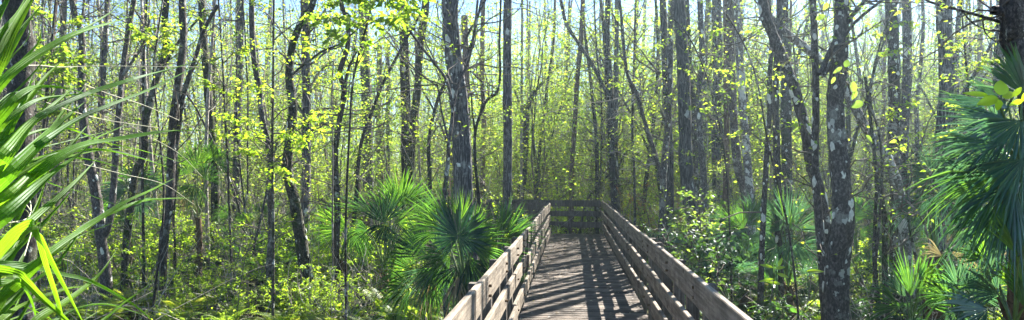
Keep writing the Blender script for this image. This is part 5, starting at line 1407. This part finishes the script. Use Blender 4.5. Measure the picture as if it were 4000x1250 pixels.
def far_woods():
    g = G()
    # trunks
    for i in range(1100):
        d = rng.uniform(46, 105); px = rng.uniform(-400, 4400)
        q = W(px, 700, d); z0 = GZ - .2
        h = rng.uniform(11, 19); le = rng.normal(0, .03, 2)
        P = [np.array([q.x, q.y, z0]), np.array([q.x + le[0] * h * .5 + rng.normal(0, .1), q.y, z0 + h * .5]), np.array([q.x + le[0] * h, q.y + le[1] * h, z0 + h])]
        r_ = rng.uniform(.07, .2) if i < 380 else rng.uniform(.025, .06)
        if i >= 380: P[2] = P[2] + np.array([rng.normal(0, 1.2), 0, -rng.uniform(0, 5)]); P[1] = P[1] + np.array([rng.normal(0, .4), 0, 0])
        g.tube(smooth_path(P, 3), np.linspace(r_, r_ * .4, 7), 5, int(rng.integers(0, 3)))
    # leaf clumps through the depth of the woods
    nc = 3600
    for i in range(nc):
        d = 52 + 75 * rng.random() ** .8; px = rng.uniform(-400, 4400)
        q = W(px, 700, d)
        hz = rng.random() ** 1.05 * (.24 * d) + GZ + .3
        if rng.random() < .3: hz = GZ + rng.uniform(.1, 2.5)
        k = int(rng.integers(60, 130)); s_ = rng.uniform(.5, 1.5)
        c = np.array([q.x, q.y, hz])
        pos = c + rng.standard_normal((k, 3)) * np.array([s_, s_, s_ * .7])
        g.leaves(pos, rng.standard_normal((k, 3)), rng.standard_normal((k, 3)) + [0, 0, .6], rng.uniform(.14, .3, k), 3 + int(rng.choice([0, 1, 2], p=[.42, .28, .3])), .7)
    m = g.mesh('far_woods', ['bark_cypress', 'bark_pale', 'bark_dark', 'leaf_spring', 'leaf_green', 'leaf_olive'])
    tag(link('far_woods', m), 'far-off swamp woods of pale trunks and spring leaves closing the view', 'woods', kind='stuff')
far_woods()

def flare_haze():  # bluish volume added to stand in for the veil of lens flare
    m, N, L = nmat('flare_haze')
    out = N.new('ShaderNodeOutputMaterial'); v = N.new('ShaderNodeVolumePrincipled')
    v.inputs['Color'].default_value = (0.62, 0.84, 1.0, 1); v.inputs['Density'].default_value = 0.0014
    v.inputs['Anisotropy'].default_value = 0.72
    L.new(v.outputs[0], out.inputs['Volume'])
    M['flare_haze'] = m
    g = G(); g.box((-150, -20, GZ - 1.3), (150, 160, 26), 0)
    tag(link('flare_haze', g.mesh('flare_haze', ['flare_haze'])), 'thin bluish air added to imitate a veil of lens flare', 'flare_haze', kind='stuff')
if FLARE_HAZE: flare_haze()

# litter on the deck, logs on the ground
g = G()
n = 420
x = np.where(rng.random(n) < .55, rng.choice([-1, 1], n) * (.72 - rng.random(n) ** 2 * .25) + .13, rng.uniform(-.55, .82, n)); y = 3 + 19 * rng.random(n)
g.leaves(np.stack([x, y, np.full(n, .012)], 1), np.stack([rng.standard_normal(n), rng.standard_normal(n), np.zeros(n) + .05], 1), np.stack([rng.standard_normal(n) * .2, rng.standard_normal(n) * .2, np.ones(n)], 1), rng.uniform(.025, .07, n), 0, .5)
tag(link('fallen_leaves', g.mesh('fallen_leaves', ['palm_dead'])), 'dry brown leaves scattered on the boardwalk planks', 'leaf litter', kind='stuff')
for k, (px, d, an, L_, lab) in enumerate([(700, 13, .3, 3.2, 'mossy fallen log lying below the tall spotted trunk'), (1450, 14, -.5, 2.4, 'grey fallen log under the low fan palms'), (1000, 15.5, 2.7, 3.0, 'dark fallen log between ferns left of the mossy tree'),
                                     (2850, 10.5, .8, 2.2, 'weathered log on the ground right of the railing'), (3420, 9.5, -.3, 2.4, 'pale fallen log at the foot of the right palmettos'), (320, 14, 2.2, 2.5, 'fallen log near the dark forked tree')]):
    c = ground_at(px, d)
    g = G(); P = [np.array([-L_ / 2, 0, .06]), np.array([-.3, .08, .10]), np.array([L_ / 3, -.05, .09]), np.array([L_ / 2, 0, .14])]
    S = smooth_path(P, 6); r_ = np.linspace(.11, .06, len(S)); r_[0] = .07; r_[-1] = .03
    g.tube(S, r_, 10, 0, .08, .06)
    for q in range(3):
        j = rng.integers(4, len(S) - 2)
        p, _ = wander(S[j], (rng.normal(), rng.normal(), 1.0), rng.uniform(.3, .8), 4, .2); g.tube(p, np.linspace(.02, .006, 5), 5, 0)
    o = link('fallen_log', g.mesh('fallen_log', ['bark_moss' if k % 2 == 0 else 'bark_pale']), None, c); o.rotation_euler = (0, .03, an)
    tag(o, lab, 'log')
